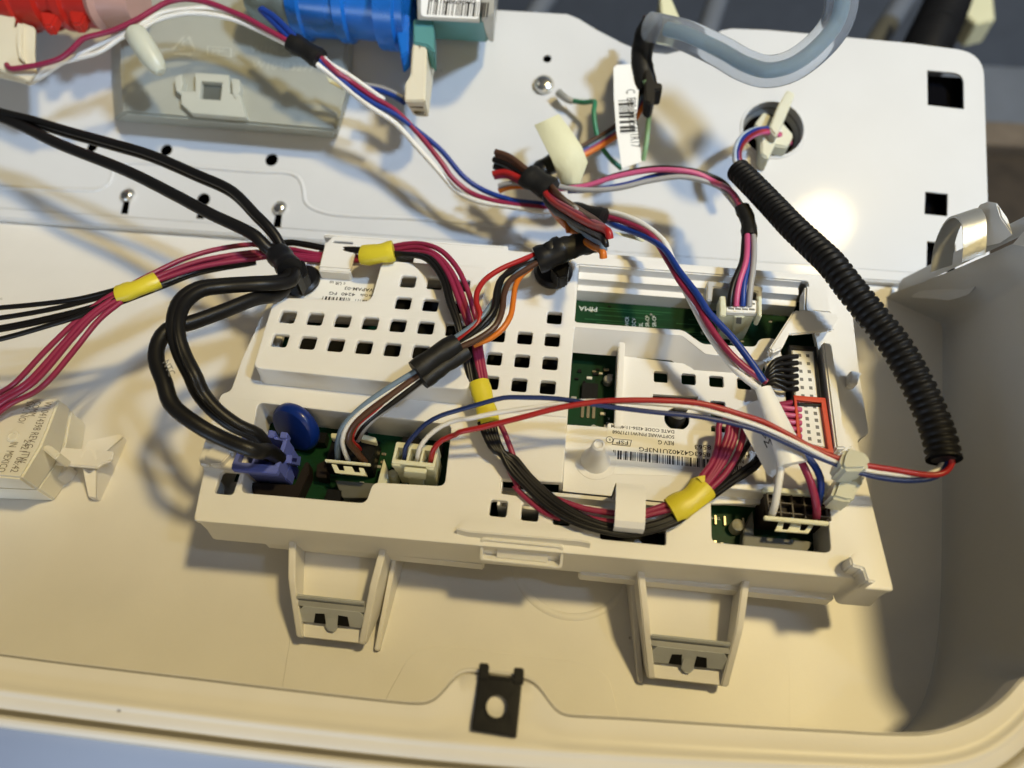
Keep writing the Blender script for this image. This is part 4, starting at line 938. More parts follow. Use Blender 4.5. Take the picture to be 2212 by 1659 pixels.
# B. crimson and black motor harness with yellow tapes
mh = thing('motor_harness', 'long bundle of crimson and black wires with four yellow tape wraps', 'wire harness', P(900, 560, 40))
blk = [Q(0, 1, (-300, 1020), (0, 1000), (400, 962), (700, 920), (1040, 835)), Q(0, 1, (-300, 1120), (0, 1088), (450, 1012), (850, 915), (1040, 860)), Q(0, 1, (-300, 1210), (0, 1172), (400, 1092), (800, 990), (1020, 900)), Q(0, 1, (-300, 1240), (0, 1192), (400, 1112), (800, 1006), (1020, 915)), Q(0, 1, (-300, 1330), (0, 1272), (400, 1160), (700, 1065), (1010, 925))]
for k, q in enumerate(blk): pw(mh, blackw, 1.0, q, [42 + k * .3, 43, 44, 46])
cr = [Q(0, 2, (-200, 240), (0, 80)) + Q(0, 1, (130, 1650), (400, 1365), (700, 1080), (900, 930), (1050, 845)), Q(0, 2, (-200, 290), (0, 130)) + Q(0, 1, (240, 1640), (560, 1290), (750, 1085), (1040, 880)), Q(0, 2, (-200, 340), (20, 160)) + Q(0, 1, (300, 1640), (640, 1250), (820, 1060), (1040, 915)), Q(0, 2, (-200, 400), (80, 180), (300, 70)) + Q(0, 1, (430, 1620), (640, 1370), (860, 1100), (1050, 945))]
for k, q in enumerate(cr): pw(mh, crimson, 1.05, q, [26, 32, 40, 45, 46.5 - .3 * k])
mid = [((1050, 845), (1320, 705), (1600, 575), (1900, 490), (2212, 455)), ((1050, 880), (1345, 740), (1700, 605), (2000, 545), (2212, 520)), ((1045, 910), (1360, 770), (1700, 655), (2000, 600), (2212, 575))]
mid2 = [((100, 485), (270, 490), (560, 540), (720, 545), (880, 560), (1000, 540), (1190, 470), (1400, 445), (1580, 495), (1720, 630), (1830, 850), (1895, 1080)), ((100, 525), (270, 535), (560, 565), (720, 575), (880, 575), (1000, 555), (1190, 505), (1400, 480), (1560, 545), (1690, 690), (1800, 940), (1860, 1130)), ((100, 560), (270, 575), (560, 595), (720, 600), (880, 590), (1000, 575), (1190, 540), (1400, 520), (1540, 560), (1650, 690), (1750, 930), (1830, 1140))]
tail = [Z4((1600, 640), (1618, 800), (1650, 990)), Z4((1580, 660), (1600, 820), (1630, 990)), Z4((1555, 680), (1585, 830), (1612, 992))]
for k in range(3):
    pw(mh, crimson, 1.05, Q(0, 1, *mid[k]) + Q(1, 1, *mid2[k]) + tail[k], [46, 43, 39, 37, 36.5, 37, 44, 50, 51, 46, 43])
pw(mh, crimson, 1.05, Q(0, 1, (1050, 895), (1350, 755), (1700, 630), (2212, 548)) + Q(1, 1, (270, 556), (560, 582), (880, 590)), [45, 42, 39, 37, 37])
bm_ = [((1040, 950), (1380, 805), (1700, 690), (2000, 630), (2212, 600)), ((1040, 955), (1385, 825), (1700, 705), (2212, 610))]
bm2 = [((120, 470), (270, 430), (420, 445), (580, 475), (720, 490), (900, 495), (1000, 510), (1190, 530), (1400, 545), (1510, 575), (1630, 720), (1690, 930), (1760, 1150)), ((120, 490), (280, 445), (420, 460), (580, 490), (720, 510), (900, 510), (1000, 520), (1190, 540), (1380, 550), (1480, 585), (1600, 740), (1665, 950), (1740, 1160))]
for k in range(2): pw(mh, blackw, 1.05, Q(0, 1, *bm_[k]), [45, 43, 38, 36])
bt_ = [Z4((1500, 720), (1535, 850), (1562, 992)), Z4((1490, 730), (1520, 850), (1548, 995))]
for k in range(2): pw(mh, blackw, 1.05, Q(1, 1, *bm2[k]) + bt_[k], [36, 37, 39, 44, 49, 50, 47, 43])
pw(mh, blackw, 1.05, Z4((1510, 640), (1545, 790), (1580, 992)), [48, 44, 43]); pw(mh, blackw, 1.05, Z4((1525, 640), (1560, 790), (1596, 992)), [48.5, 44.6, 43.4])
# below the third tape: black run swinging under the strap, crimson on both sides
bl = [[(0, 620), (150, 790), (300, 935), (500, 1080), (700, 1180), (900, 1232), (1170, 1222), (1420, 1130), (1560, 1020)], [(-5, 670), (130, 830), (300, 990), (500, 1125), (720, 1215), (950, 1262), (1180, 1238), (1430, 1150), (1570, 1040)], [(-20, 700), (120, 860), (300, 1030), (520, 1165), (750, 1248), (970, 1285), (1200, 1258), (1440, 1165), (1575, 1055)], [(-20, 740), (130, 900), (330, 1080), (560, 1205), (800, 1275), (1000, 1300), (1220, 1268), (1450, 1180), (1580, 1060)], [(-10, 650), (140, 810), (310, 965), (500, 1100), (700, 1195), (920, 1248), (1180, 1225), (1425, 1140), (1565, 1030)]]
for k, q in enumerate(bl):
    s = Z4((1610 + 22 * k, 1245), (1640 + 18 * k, 1320), (1705 + 12 * k, 1430))
    pw(mh, blackw, 1.05, s + Q(2, 2, *q), [42.5, 41, 39, 37.5 + .4 * (k % 2), 37.4 + .5 * (k % 2), 37.2, 38, 39])
pw(mh, crimson, 1.0, Z4((1730, 1240), (1765, 1310), (1815, 1440), (1840, 1520)), [42.5, 40, 38])
pw(mh, crimson, 1.0, Z4((1795, 1545), (1850, 1659)) + Q(2, 2, (20, 880), (150, 1010), (300, 1120), (420, 1160)), [37, 36.4, 36, 36])
for q in ([(360, 985), (480, 1030), (650, 1082), (800, 1105), (910, 1120), (1040, 1120), (1170, 1098), (1350, 1035), (1560, 940)], [(500, 1090), (600, 1140), (750, 1178), (910, 1192), (1040, 1180), (1170, 1132), (1390, 1075), (1570, 980)]):
    pw(mh, redw if False else crimson, 1.05, Q(2, 2, *q), [37, 37, 37.3, 38, 39])
rt = [[(1560, 920), (1640, 795), (1720, 690), (1768, 560), (1785, 450), (1795, 330)], [(1580, 940), (1665, 850), (1760, 700), (1820, 560), (1865, 430), (1880, 340)], [(1600, 960), (1680, 875), (1790, 735), (1870, 600), (1925, 460), (1945, 350)], [(1620, 990), (1690, 925), (1830, 790), (1930, 640), (1990, 480), (2010, 370)], [(1590, 950), (1672, 862), (1775, 718), (1845, 580), (1895, 445), (1912, 345)]]
for k, q in enumerate(rt): pw(mh, crimson, 1.1, Q(2, 2, *q) + [(1600 + 8 * k, 905), (1660, 880 + 8 * k), (1722, 868 + 15 * k)], [39, 38.5, 38, 38.5, 39, 39, 36.5])
for k, q in enumerate([[(1640, 1010), (1720, 960), (1860, 845), (2000, 740), (2110, 650)], [(1640, 1020), (1730, 975), (1900, 855), (2050, 760), (2140, 680)], [(1640, 1000), (1710, 945), (1830, 830), (1950, 660), (2040, 520)]]):
    pw(mh, blackw, 1.0, Q(2, 2, *q) + [(1650, 940 - 20 * k), (1655, 860)], [39, 37, 35, 34, 33])
for k in range(6):                                             # black wires curling into the upper connector block
    y = 770 + 14 * k; pw(mh, blackw, 1.0, [(1662 - 3 * k, 850), (1655 - k, 815 + 4 * k), (1672, 782 + 9 * k), (1700, y + 2), (1722, y)], [34, 38, 39.5, 38, 37])
for k in range(6):                                             # pink wires into the lower connector block
    y = 884 + 14.5 * k; pw(mh, pinkw, 1.0, [(1640, y - 12), (1680, y - 5), (1708, y - 1), (1730, y + 1)], [35, 37.4, 37.6, 37])
sleeve(at(Q(0, 1, (1020, 885), (1190, 830), (1360, 760)), [46, 47, 46]), 3.5, tapey, mh, squash=.75)
sleeve(at(Q(1, 1, (925, 545), (1050, 535), (1190, 510)), [45, 46.5, 47]), 4.2, tapey, mh, squash=.75)
sleeve(at(Z4((1605, 990), (1635, 1110), (1670, 1252)), [43.4, 43, 42]), 3.4, tapey, mh, squash=.6)
sleeve(at(Q(2, 2, (1370, 1095), (1530, 1010), (1665, 885)), [38.6, 39.4, 39.2]), 4.2, tapey, mh, squash=.6)
prism('tape_tail', [P(u, v, 42) for u, v in Q(2, 2, (1600, 800), (1670, 788), (1668, 840), (1640, 850))], .3, tapey, mh, 0)

# C. mixed wires from the left cavity to the black clip
ch = thing('signal_harness', 'steel blue, red, brown, white and orange wires gathered in black tape above the vents', 'wire harness', P(1000, 720, 45))
pw(ch, steelw, 1.05, Z4((1960, 210), (1840, 310), (1740, 420), (1685, 500), (1620, 590), (1540, 655), (1420, 735)), [52, 55, 57, 57, 55])
pw(ch, redw, 1.15, Z4((1975, 178), (1880, 220), (1740, 280), (1640, 350), (1592, 430), (1590, 500), (1612, 560), (1600, 620), (1520, 700), (1450, 745)), [52, 56, 58, 57, 55])
pw(ch, blackw, 1.15, Z4((1975, 225), (1830, 285), (1745, 340), (1712, 430), (1702, 530), (1645, 610), (1560, 690), (1470, 762)), [52, 56, 59, 58, 55.5])
pw(ch, blackw, 1.1, Z4((1975, 215), (1850, 260), (1765, 320), (1728, 420), (1716, 530), (1655, 625), (1570, 700), (1480, 760)), [51, 55, 57, 57, 55])
pw(ch, whitew, .9, Z4((1960, 240), (1850, 310), (1770, 400), (1742, 490), (1728, 580), (1680, 645), (1590, 705), (1470, 775)), [51, 55, 57, 57, 56])
pw(ch, greyw, .9, Z4((1950, 250), (1860, 320), (1790, 390), (1758, 470), (1748, 560), (1690, 650), (1600, 715), (1480, 785)), [51, 54, 56, 56, 55])
pw(ch, brownw, 1.2, Z4((1985, 232), (1880, 295), (1800, 355), (1762, 450), (1750, 550), (1708, 640), (1610, 715), (1490, 772)), [52, 55, 58, 58, 56.5])
pw(ch, orangew, 1.15, Z4((1935, 270), (1868, 325), (1835, 390), (1822, 480), (1806, 570), (1760, 650), (1690, 708), (1570, 760)), [50, 54, 56, 56, 54])
sleeve(at(Z4((1465, 750), (1330, 830), (1205, 925)), [56, 56.5, 56]), 3.6, tapeb, ch, 'shrink_sleeve', .9, 16, .04)
sleeve(at(Z4((1525, 790), (1390, 880), (1245, 985)), [54, 54, 54]), 3.2, tapeb, ch, 'tape_wrap', .8, 14, .10)
pw(ch, steelw, 1.15, Z4((1210, 920), (1010, 1045), (855, 1160), (750, 1270), (715, 1370), (712, 1480)), [55, 53, 50, 46, 40, 31])
pw(ch, whitew, .9, Z4((1215, 940), (1020, 1068), (870, 1175), (775, 1270), (742, 1360), (760, 1440), (780, 1490)), [54, 52, 49, 45, 38, 31])
pw(ch, brownw, 1.3, Z4((1225, 950), (1035, 1085), (905, 1180), (810, 1270), (782, 1360), (830, 1430), (885, 1500)), [54, 52, 49, 45, 38, 31])
pw(ch, redw, 1.0, Z4((1225, 960), (1040, 1100), (910, 1195), (820, 1280), (800, 1360), (835, 1400), (850, 1420)), [53, 51, 48, 44, 37, 31])
pw(ch, whitew, .8, Z4((1235, 965), (1080, 1080), (950, 1180), (850, 1265), (815, 1330)), [53.5, 52, 49, 44, 38])
pw(ch, blackw, 1.2, Z4((1245, 980), (1090, 1100), (955, 1195), (870, 1275), (825, 1345)), [53, 51.5, 48, 43, 36])
pw(ch, greyw, 1.0, Z4((1250, 985), (1095, 1110), (960, 1210), (880, 1290), (840, 1360)), [52, 50, 47, 42, 35])

# black harness clip on the module
hk = thing('harness_clip', 'black plastic clip holding the mixed wires between module and panel', 'clip', P(1195, 575, 40))
c = P(1195, 590, 37); lathe('pad', [(0, 0), (7.2, 0), (7.4, 1.4), (6.2, 2.8), (0, 3)], c, (0, -.1, 1), blackp, hk, 30)
sleeve(at([(1160, 563), (1185, 553), (1215, 537)], [50, 51, 52]), 5.0, blackp, hk, 'band', .95, 16, .02)
sleeve(at(Q(2, 1, (320, 440), (360, 520), (380, 620)), [55, 54, 47]), 2.6, blackp, hk, 'strap', .5, 12, .02)
prism('latch', [P(u, v, 47) for u, v in Q(2, 1, (330, 640), (470, 570), (500, 610), (480, 720), (400, 740))], 7, blackp, hk, .6)
sleeve(at([(1205, 543), (1245, 530), (1290, 518)], [51, 51, 50]), 4.6, tapeb, hk, 'tape_wrap', .85, 14, .14)

# D. red, white and navy wires to the corrugated tube
lead = thing('sensor_lead', 'red, white and navy wires arching from the three pin plug to the ribbed conduit', 'wire harness', P(1400, 870, 50))
n1 = Z2((1688, 640), (1692, 590), (1705, 525), (1765, 445), (1850, 360), (1960, 300), (2090, 260)) + Z4((1540, 1152), (1650, 1120), (1760, 1092), (1900, 1090), (2100, 1098)) + Q(2, 2, (800, 190), (1200, 240), (1600, 280), (1900, 340), (2160, 415)) + Q(3, 2, (200, 530), (400, 620), (640, 715), (850, 785), (1000, 815), (1200, 835), (1400, 818), (1500, 770), (1555, 660), (1560, 560))
zn = [34, 40, 44, 48, 52, 55, 56, 57, 57, 56, 54, 52, 51, 50, 49, 50, 53]
pw(lead, navyw, 1.0, n1, zn)
n2 = Z2((1785, 650), (1790, 600), (1808, 530), (1870, 450), (1970, 375), (2090, 330)) + Z4((1540, 1224), (1700, 1190), (1900, 1160), (2100, 1130)) + Q(2, 2, (620, 150), (900, 152), (1300, 175), (1600, 212), (1900, 290), (2160, 375)) + Q(3, 2, (250, 510), (500, 635), (640, 690), (850, 748), (1000, 768), (1200, 790), (1400, 775), (1490, 710), (1535, 620), (1530, 540))
pw(lead, whitew, 1.0, n2, zn)
n3 = Z2((1885, 650), (1890, 610), (1910, 545), (1970, 480), (2070, 440)) + Z4((1480, 1310), (1620, 1280), (1760, 1245), (1900, 1210), (2050, 1170)) + Q(2, 2, (500, 188), (750, 152), (1000, 140), (1300, 143), (1600, 163), (1800, 208), (2000, 270), (2180, 330)) + Q(3, 2, (200, 450), (400, 560), (640, 655), (900, 713), (1100, 742), (1300, 776), (1450, 785), (1540, 755), (1590, 680), (1570, 590))
pw(lead, redw, 1.15, n3, [z + 1.0 for z in zn])
# white three pin plug
wt = [P(u, v, 38) for u, v in Z2((1632, 490), (1950, 525), (1912, 682), (1595, 650))]
cells = []
for k in range(3):
    a, b = .07 + .31 * k, .07 + .31 * k + .25
    def qd(s, t): p = wt[0].lerp(wt[1], s).lerp(wt[3].lerp(wt[2], s), t); return (p.x, p.y)
    cells.append([qd(a, .26), qd(b, .26), qd(b, .80), qd(a, .80)])
pl = plate('plug_rim', [roundpoly([(p.x, p.y) for p in wt], .7)] + cells, 31, 38, ivory, lead, .25)
wb = [Vector((p.x + (wt[0].x + wt[1].x - 2 * p.x) * .05, p.y, 31.2)) for p in wt]
prism('plug_body', wb, 0, ivory, pl, .25, [Vector((p.x, p.y + .3, 21.5)) for p in wb])
for q in (Z2((1595, 645), (1665, 652), (1660, 672), (1598, 665)), Z2((1848, 668), (1912, 675), (1906, 700), (1850, 690))): prism('plug_lug', [P(u, v, 37.6) for u, v in q], 2.2, ivory, pl, .2)
ym = (wt[2].y + wt[3].y) / 2 - 1.2
lq = [PY(u, v, ym - .9) for u, v in Z2((1688, 708), (1852, 724), (1848, 775), (1684, 755))]
prism('latch', lq, 0, ivory, pl, .2, [p + Vector((0, 1.6, 0)) for p in lq])
lq = [PY(u, v, ym - .2) for u, v in Z2((1712, 760), (1835, 772), (1835, 860), (1740, 850))]
prism('latch_stem', lq, 0, ivory, pl, .2, [p + Vector((0, 1.2, 0)) for p in lq])

# corrugated conduit
cpts = Q(3, 2, (1522, 655), (1500, 540), (1470, 430), (1400, 240), (1300, 20)) + Q(3, 1, (1110, 1340), (900, 1070), (700, 820), (550, 625), (400, 480), (200, 290), (50, 130)) + [(1632, 406), (1594, 368)]
path = smoothpath(at(cpts, [53, 53.5, 55, 58, 60, 60, 56, 52, 48]), .45); n = len(path)
V, Fc = tube_geo(path, lambda t: (4.55 - .25 * t) + .36 * (1 if math.sin(t * (n - 1) * .45 * 2 * math.pi / 2.35) > -.15 else -1), 22)
cdt = tag(link('conduit', V, Fc[:-2], condm, None, True, 70), 'black corrugated conduit running from the round panel hole down the right side', 'conduit')
sm = path[::6]
wire([p + Vector((-.2, 0, 0)) for p in path[:: max(1, n // 14)]], 3.4, condm, cdt, 'liner')

# translucent edge clip on the lead
ec = thing('edge_clip', 'milky nylon clip pinching the red, white and navy wires on the module edge', 'clip', P(1845, 1030, 42))
a = [P(u, v, 55) for u, v in Q(3, 2, (680, 538), (870, 590), (895, 690), (850, 740), (660, 745), (625, 690), (645, 600))]
prism('jaw', a, 10, milky, ec, 1.0)
a = [P(u, v, 46) for u, v in Q(3, 2, (650, 740), (845, 770), (840, 830), (770, 920), (745, 1010), (690, 1015), (545, 975), (590, 850))]
prism('foot', a, 9, milky, ec, 1.0)

# E. upper white, crimson and blue lead from the valve to the ten way header
vl = thing('valve_lead', 'white, crimson and blue wires running from the top left cap to the right hand header', 'wire harness', PP(650, 110, 20))
def up_(m_, r, a, ha, b, zb, name='wire'): return wire(atp(a, ha) + at(b, zb), r, m_, vl, name)
DD = lambda *p: list(p)
# left of the tape
wire(atp(Q(0, 0, (60, 560), (90, 592), (250, 575), (400, 545), (530, 500), (620, 430), (720, 335), (850, 298), (980, 262), (1200, 160), (1330, 80), (1450, 18), (1600, -8), (1800, 22), (1980, 90), (2120, 150), (2300, 250), (2520, 370)), [36, 40, 44, 44, 42, 42, 42]), 1.15, crimson, vl)
wire(atp([(60, 178), (75, 172), (100, 147), (160, 128), (215, 112), (258, 84), (280, 72)], [30, 36, 40, 42]), 1.0, whitew, vl)
wire(atp([(62, 181), (85, 168), (130, 138), (200, 105), (258, 76), (282, 68)], [30, 36, 40, 42]), 1.0, whitew, vl)
wire(atp([(295, 62), (318, 45), (350, 28), (400, 20), (450, 18), (500, 28), (560, 56), (640, 98)], [42, 42, 40, 40]), 1.05, whitew, vl)
wire(atp([(300, 68), (330, 48), (380, 32), (430, 29), (500, 41), (560, 66), (640, 106)], [42, 42, 40, 40]), 1.05, whitew, vl)
lb1 = atp([(640, 96), (610, 68), (580, 38), (562, 20)], 42)
wire(lb1, 1.3, bluew, vl); wire(atp([(648, 92), (620, 62), (590, 34), (566, 19)], 43), 1.3, bluew, vl)
lathe('wire_cap', [(0, 4), (2.6, 4), (2.9, -.4), (3.7, -.4), (4.7, 1.0), (4.9, 6), (4.6, 14), (3.6, 19), (2.0, 21), (0, 21.4)], PP(290, 68, 43), PP(338, 142, 40) - PP(290, 68, 43), milky, vl, 22)
sleeve(atp([(630, 90), (660, 108), (692, 128)], 41), 4.3, tapeb, vl, 'tape_wrap', .85, 14, .08)
A_ = [(688, 125), (713, 152), (753, 186), (803, 221), (853, 247), (903, 283), (953, 325), (1003, 383), (1053, 411)]
ha = [41, 38, 35, 33, 30, 27, 24]
up_(bluew, 1.15, A_[:-1], ha, [(1045, 411), (1106, 432), (1180, 442), (1250, 460), (1310, 478)] + Q(2, 1, (880, 285), (1050, 347), (1200, 412), (1320, 500), (1450, 690), (1600, 885), (1700, 1040), (1900, 1255), (2050, 1450), (2180, 1640)), [30, 29, 32, 40, 48, 54, 56, 54, 51])
up_(crimson, 1.15, [(690, 122), (733, 160), (753, 173), (803, 208), (853, 238), (903, 288), (953, 350), (978, 385)], ha, [(1015, 415), (1060, 432), (1106, 441), (1180, 450), (1250, 462)] + Q(2, 1, (795, 212), (1000, 272), (1200, 380), (1350, 600), (1450, 770), (1600, 965), (1700, 1150), (1850, 1355), (2000, 1505), (2200, 1645)), [29, 28, 31, 39, 48, 53, 54, 53, 50])
up_(whitew, 1.15, [(675, 132), (713, 160), (760, 200), (803, 233), (853, 266), (903, 320), (953, 376)], ha, [(985, 412), (1030, 434), (1106, 447), (1180, 456), (1250, 455), (1306, 457), (1356, 469), (1400, 492), (1438, 528), (1462, 590), (1500, 665), (1535, 728), (1590, 800), (1640, 840)], [28, 27, 30, 38, 46, 50, 50, 50, 49])
wire(atp([(700, 125), (713, 138), (753, 162), (793, 190), (830, 216)], [41, 37, 33, 30]), 1.1, whitew, vl)
wire(atp([(790, 190), (820, 196), (850, 208), (873, 222)], [24, 24, 26]), 1.15, bluew, vl)
wire(atp([(790, 183), (822, 189), (852, 201), (876, 214)], [23, 23, 25]), 1.0, greyw, vl)
sleeve(at([(1235, 455), (1270, 462), (1304, 470)], [38, 40, 42]), 3.9, tapeb, vl, 'tape_wrap', .8, 14, .1)
prism('tape_tail', [P(u, v, 40) for u, v in [(1326, 500), (1398, 512), (1390, 522), (1340, 508)]], .3, tapec, vl, 0)
prism('tape_tail', [PP(u, v, 28) for u, v in [(705, 165), (745, 190), (740, 193), (712, 178)]], .3, tapec, vl, 0)
# white paper sleeve tag near the header
sl_ = at([(1648, 838), (1672, 895), (1700, 965), (1712, 1002)], [51, 50, 49, 48])
lathe_r = smoothpath(sl_, 2)
V, Fc = tube_geo(lathe_r, lambda t: 2.6 + 2.1 * t, 16, .55); slv = link('paper_sleeve', V, Fc, paper, vl, True, 50)
tagp = [P(1584, 888, 44), P(1640, 862, 46.5), P(1700, 1000, 44.5), P(1680, 1016, 41.5), P(1670, 1031, 39.5), P(1659, 1026, 40)]
prism('paper_tag', tagp, .25, paper, slv, 0)
prism('paper_tag', [P(1690, 985, 46), P(1735, 975, 47), P(1742, 988, 44), P(1700, 1010, 43), P(1690, 1012, 42)], .25, paper, slv, 0)
a = P(1694, 964, 48.9); text('MW/IS', 2.6, P(1656, 968, 46.6), P(1690, 955, 47.2) - P(1656, 968, 46.6), P(1650, 955, 46.8) - P(1656, 968, 46.6), ink, slv)
text('VAL', 2.2, P(1648, 950, 46.8), P(1668, 944, 47.2) - P(1648, 950, 46.8), P(1644, 938, 46.8) - P(1648, 950, 46.8), ink, slv)
pw(vl, whitew, 1.15, [(1700, 985)] + Z3((930, 640), (935, 720), (920, 830), (905, 930), (880, 1060), (850, 1140)), [47, 46, 45, 44, 42, 39, 34])
pw(vl, crimson, 1.2, [(1715, 975)] + Z3((1100, 620), (1150, 720), (1200, 840), (1235, 960), (1255, 1080), (1250, 1155)), [47, 46, 45, 44, 42, 39, 34])
pw(vl, bluew, 1.15, [(1722, 972)] + Z3((1165, 610), (1240, 700), (1285, 800), (1290, 900), (1275, 985), (1265, 1030)), [47, 46, 45, 44, 42, 39, 35])

# F. pink, blue, grey and black lead to the ivory plug
pl4 = thing('dial_lead', 'pink, blue, grey and black wires dropping into the ivory plug', 'wire harness', P(1600, 660, 40))
def up4(m_, a, ha_, b, zb): return wire(atp(a, ha_) + at(b, zb), 1.1, m_, pl4)
up4(blackw, Q(2, 0, (330, 1620), (650, 1600), (900, 1515), (1200, 1455), (1400, 1455), (1600, 1485), (1800, 1560)), [24, 26, 28, 27], [(1583, 420), (1602, 450), (1612, 480), (1608, 515), (1603, 565), (1583, 615), (1577, 645), (1576, 662)], [43, 45, 46, 45, 43, 41])
up4(pinkw, Q(2, 0, (330, 1640), (640, 1605), (900, 1525), (1200, 1472), (1400, 1470), (1600, 1500), (1750, 1575)), [25, 27, 29, 28], [(1575, 410), (1596, 440), (1611, 475), (1614, 515), (1611, 565), (1597, 610), (1591, 645), (1590, 662)], [43.5, 46, 47, 46, 43, 41])
up4(bluew, Q(2, 0, (480, 1650), (700, 1640), (1000, 1590), (1200, 1530), (1400, 1495), (1600, 1530), (1750, 1590)), [23, 24, 26, 25], [(1580, 414), (1600, 442), (1618, 475), (1621, 515), (1618, 565), (1607, 615), (1605, 645), (1604, 662)], [42.5, 45, 46, 45, 43, 41])
up4(greyw, Q(2, 0, (330, 1600), (600, 1640), (900, 1628), (1200, 1560), (1450, 1528), (1650, 1560), (1780, 1610)), [26, 27, 28, 27], [(1572, 422), (1596, 452), (1621, 480), (1628, 515), (1628, 565), (1622, 615), (1619, 645), (1618, 662)], [42.5, 45, 47, 46, 43, 41])
sleeve(at([(1603, 449), (1616, 478), (1619, 511)], [46, 46.4, 46]), 2.9, tapeb, pl4, 'tape_wrap', .85, 14, .16)
ft = [P(u, v, 41) for u, v in Q(2, 1, (1850, 925), (2125, 935), (2120, 1045), (1850, 1035))]
pg = prism('plug_top', ft, 2.2, paper, pl4, .25)
fb_ = [Vector((p.x * .97 + ft[0].x * .03, p.y, 38.9)) for p in ft]
prism('plug_body', fb_, 0, ivory, pg, .3, [Vector((p.x * .92 + (ft[0].x + ft[1].x) / 2 * .08, p.y - .2, 24)) for p in fb_])
for k, (xa, xb) in enumerate(((1798, 1850), (2125, 2160))): prism('plug_ear', [P(u, v, 42) for u, v in Q(2, 1, (xa, 895), (xb, 898), (xb, 1075), (xa, 1065))], 6, ivory, pg, .3)
for k in range(4):
    for j in range(2):
        p = ft[0].lerp(ft[1], .16 + .22 * k).lerp(ft[3].lerp(ft[2], .16 + .22 * k), .3 + .45 * j); box('slot', (p.x - 1, p.y - .35, 40.6), (p.x + 1, p.y + .35, 41.1), pinkw if k == 1 and False else mat('slot_grey', (.16, .16, .15), .6), pg, 0)
yb = ft[2].y - .4
lq = [PY(u, v, yb - .6) for u, v in Q(2, 1, (1920, 1080), (2010, 1085), (2000, 1215), (1900, 1205))]
prism('latch', lq, 0, ivory, pg, .2, [p + Vector((0, 1.2, 0)) for p in lq])
lq = [PY(u, v, yb - .75) for u, v in Q(2, 1, (1940, 1085), (1985, 1088), (1980, 1140), (1935, 1136))]
prism('latch_slot', lq, 0, mat('slot_grey', (.16, .16, .15), .6), pg, 0, [p + Vector((0, .5, 0)) for p in lq])

# G. folded branch of the main harness held with black tape
fb = thing('folded_harness', 'short folded bundle of red, brown, orange and black wires taped at its middle', 'wire harness', PP(1170, 390, 10))
def fold(m_, r, left, pts, zs, lh=22):
    q = at(pts, [z + 4 + 5 * i for i, z in enumerate(zs)]); e = (q[-1] - q[-2]).normalized()
    q += [q[-1] + e * 1.6 + Vector((0, 0, -2.2))]
    l0 = atp(left, lh)
    wire(l0 + q, r, m_, fb)
T2 = lambda *p: Q(2, 1, *p)
fold(redw, 1.35, [(1065, 376), (1090, 372), (1130, 388), (1165, 396)], T2((310, 50), (500, 180), (700, 290), (835, 352)), [36, 44, 50, 54], [26, 28, 30])
fold(crimson, 1.2, [(1068, 382), (1095, 380), (1130, 396), (1165, 404)], T2((320, 40), (480, 140), (680, 250), (820, 340)), [35, 42, 48, 52], [25, 27, 29])
fold(brownw, 1.3, [(1070, 328), (1100, 338), (1140, 368), (1175, 388)], T2((430, 50), (600, 170), (740, 265), (790, 330)), [38, 45, 50, 48], [28, 30, 31])
fold(brownw, 1.2, [(1072, 336), (1100, 346), (1140, 374), (1172, 392)], T2((400, 40), (560, 160), (700, 250), (780, 345)), [37, 44, 49, 47], [27, 29, 30])
fold(orangew, 1.25, [(1078, 412), (1095, 405), (1130, 402), (1160, 405)], T2((380, 200), (550, 360), (690, 465), (785, 525)), [33, 38, 44, 50], [21, 23, 26])
fold(blackw, 1.25, [(1066, 344), (1095, 354), (1135, 380), (1168, 398)], T2((300, 90), (500, 240), (690, 350), (800, 425)), [36, 43, 49, 52], [26, 28, 29])
fold(steelw, 1.25, [(1070, 352), (1098, 362), (1138, 386), (1168, 402)], T2((330, 120), (560, 310), (720, 410), (790, 460)), [34, 41, 47, 51], [24, 27, 28])
fold(blackw, 1.25, [(1067, 360), (1095, 366), (1135, 388), (1165, 402)], T2((300, 60), (520, 220), (720, 340), (795, 400)), [35, 42, 48, 51], [24, 26, 28])
fold(greyw, 1.1, [(1078, 402), (1100, 396), (1140, 398), (1168, 402)], T2((420, 60), (520, 130), (560, 160)), [37, 40, 41], [23, 26, 28])
fold(orangew, 1.1, [(1080, 405), (1098, 398), (1135, 398), (1160, 400)], T2((340, 150), (480, 300)), [33, 37], [22, 24, 26])
sleeve(atp([(1138, 378), (1163, 394), (1190, 412)], [29, 30, 31]), 5.6, tapeb, fb, 'tape_wrap', .7, 16, .12)

# H. main harness coming over the panel notch
mn = thing('main_harness', 'dark wire harness with black clip dropping over the panel notch beside the paper tag', 'wire harness', PP(1380, 200, 0))
for k, (m_, dx, dy) in enumerate(((blackw, 0, 0), (bluew, 3, 4), (orangew, 6, 12), (steelw, -2, 6), (crimson, 4, 8), (brownw, -4, -3))):
    wire(atp([(1398 + dx, 40 + dy), (1392 + dx, 100), (1392 + dx, 170), (1385 + dx, 215 + dy * .4), (1355 + dx, 258 + dy), (1310 + dx, 292 + dy), (1262 + dx, 320 + dy), (1215 + dx, 345 + dy), (1180, 362 + dy * .7), (1150, 375 + dy * .6)], [20, 20, 18, 16, 14, 13, 14, 18, 24]), 1.25, m_, mn)
sleeve(atp([(1412, 48), (1395, 80), (1386, 120), (1389, 160), (1396, 195)], [24, 24, 23, 22, 21]), 4.9, tapeb, mn, 'tape_wrap', .8, 16, .10)
sleeve(atp([(1165, 372), (1180, 360), (1198, 352)], [19, 19, 18]), 4.5, blackp, mn, 'tape_wrap', .8, 14, .10)
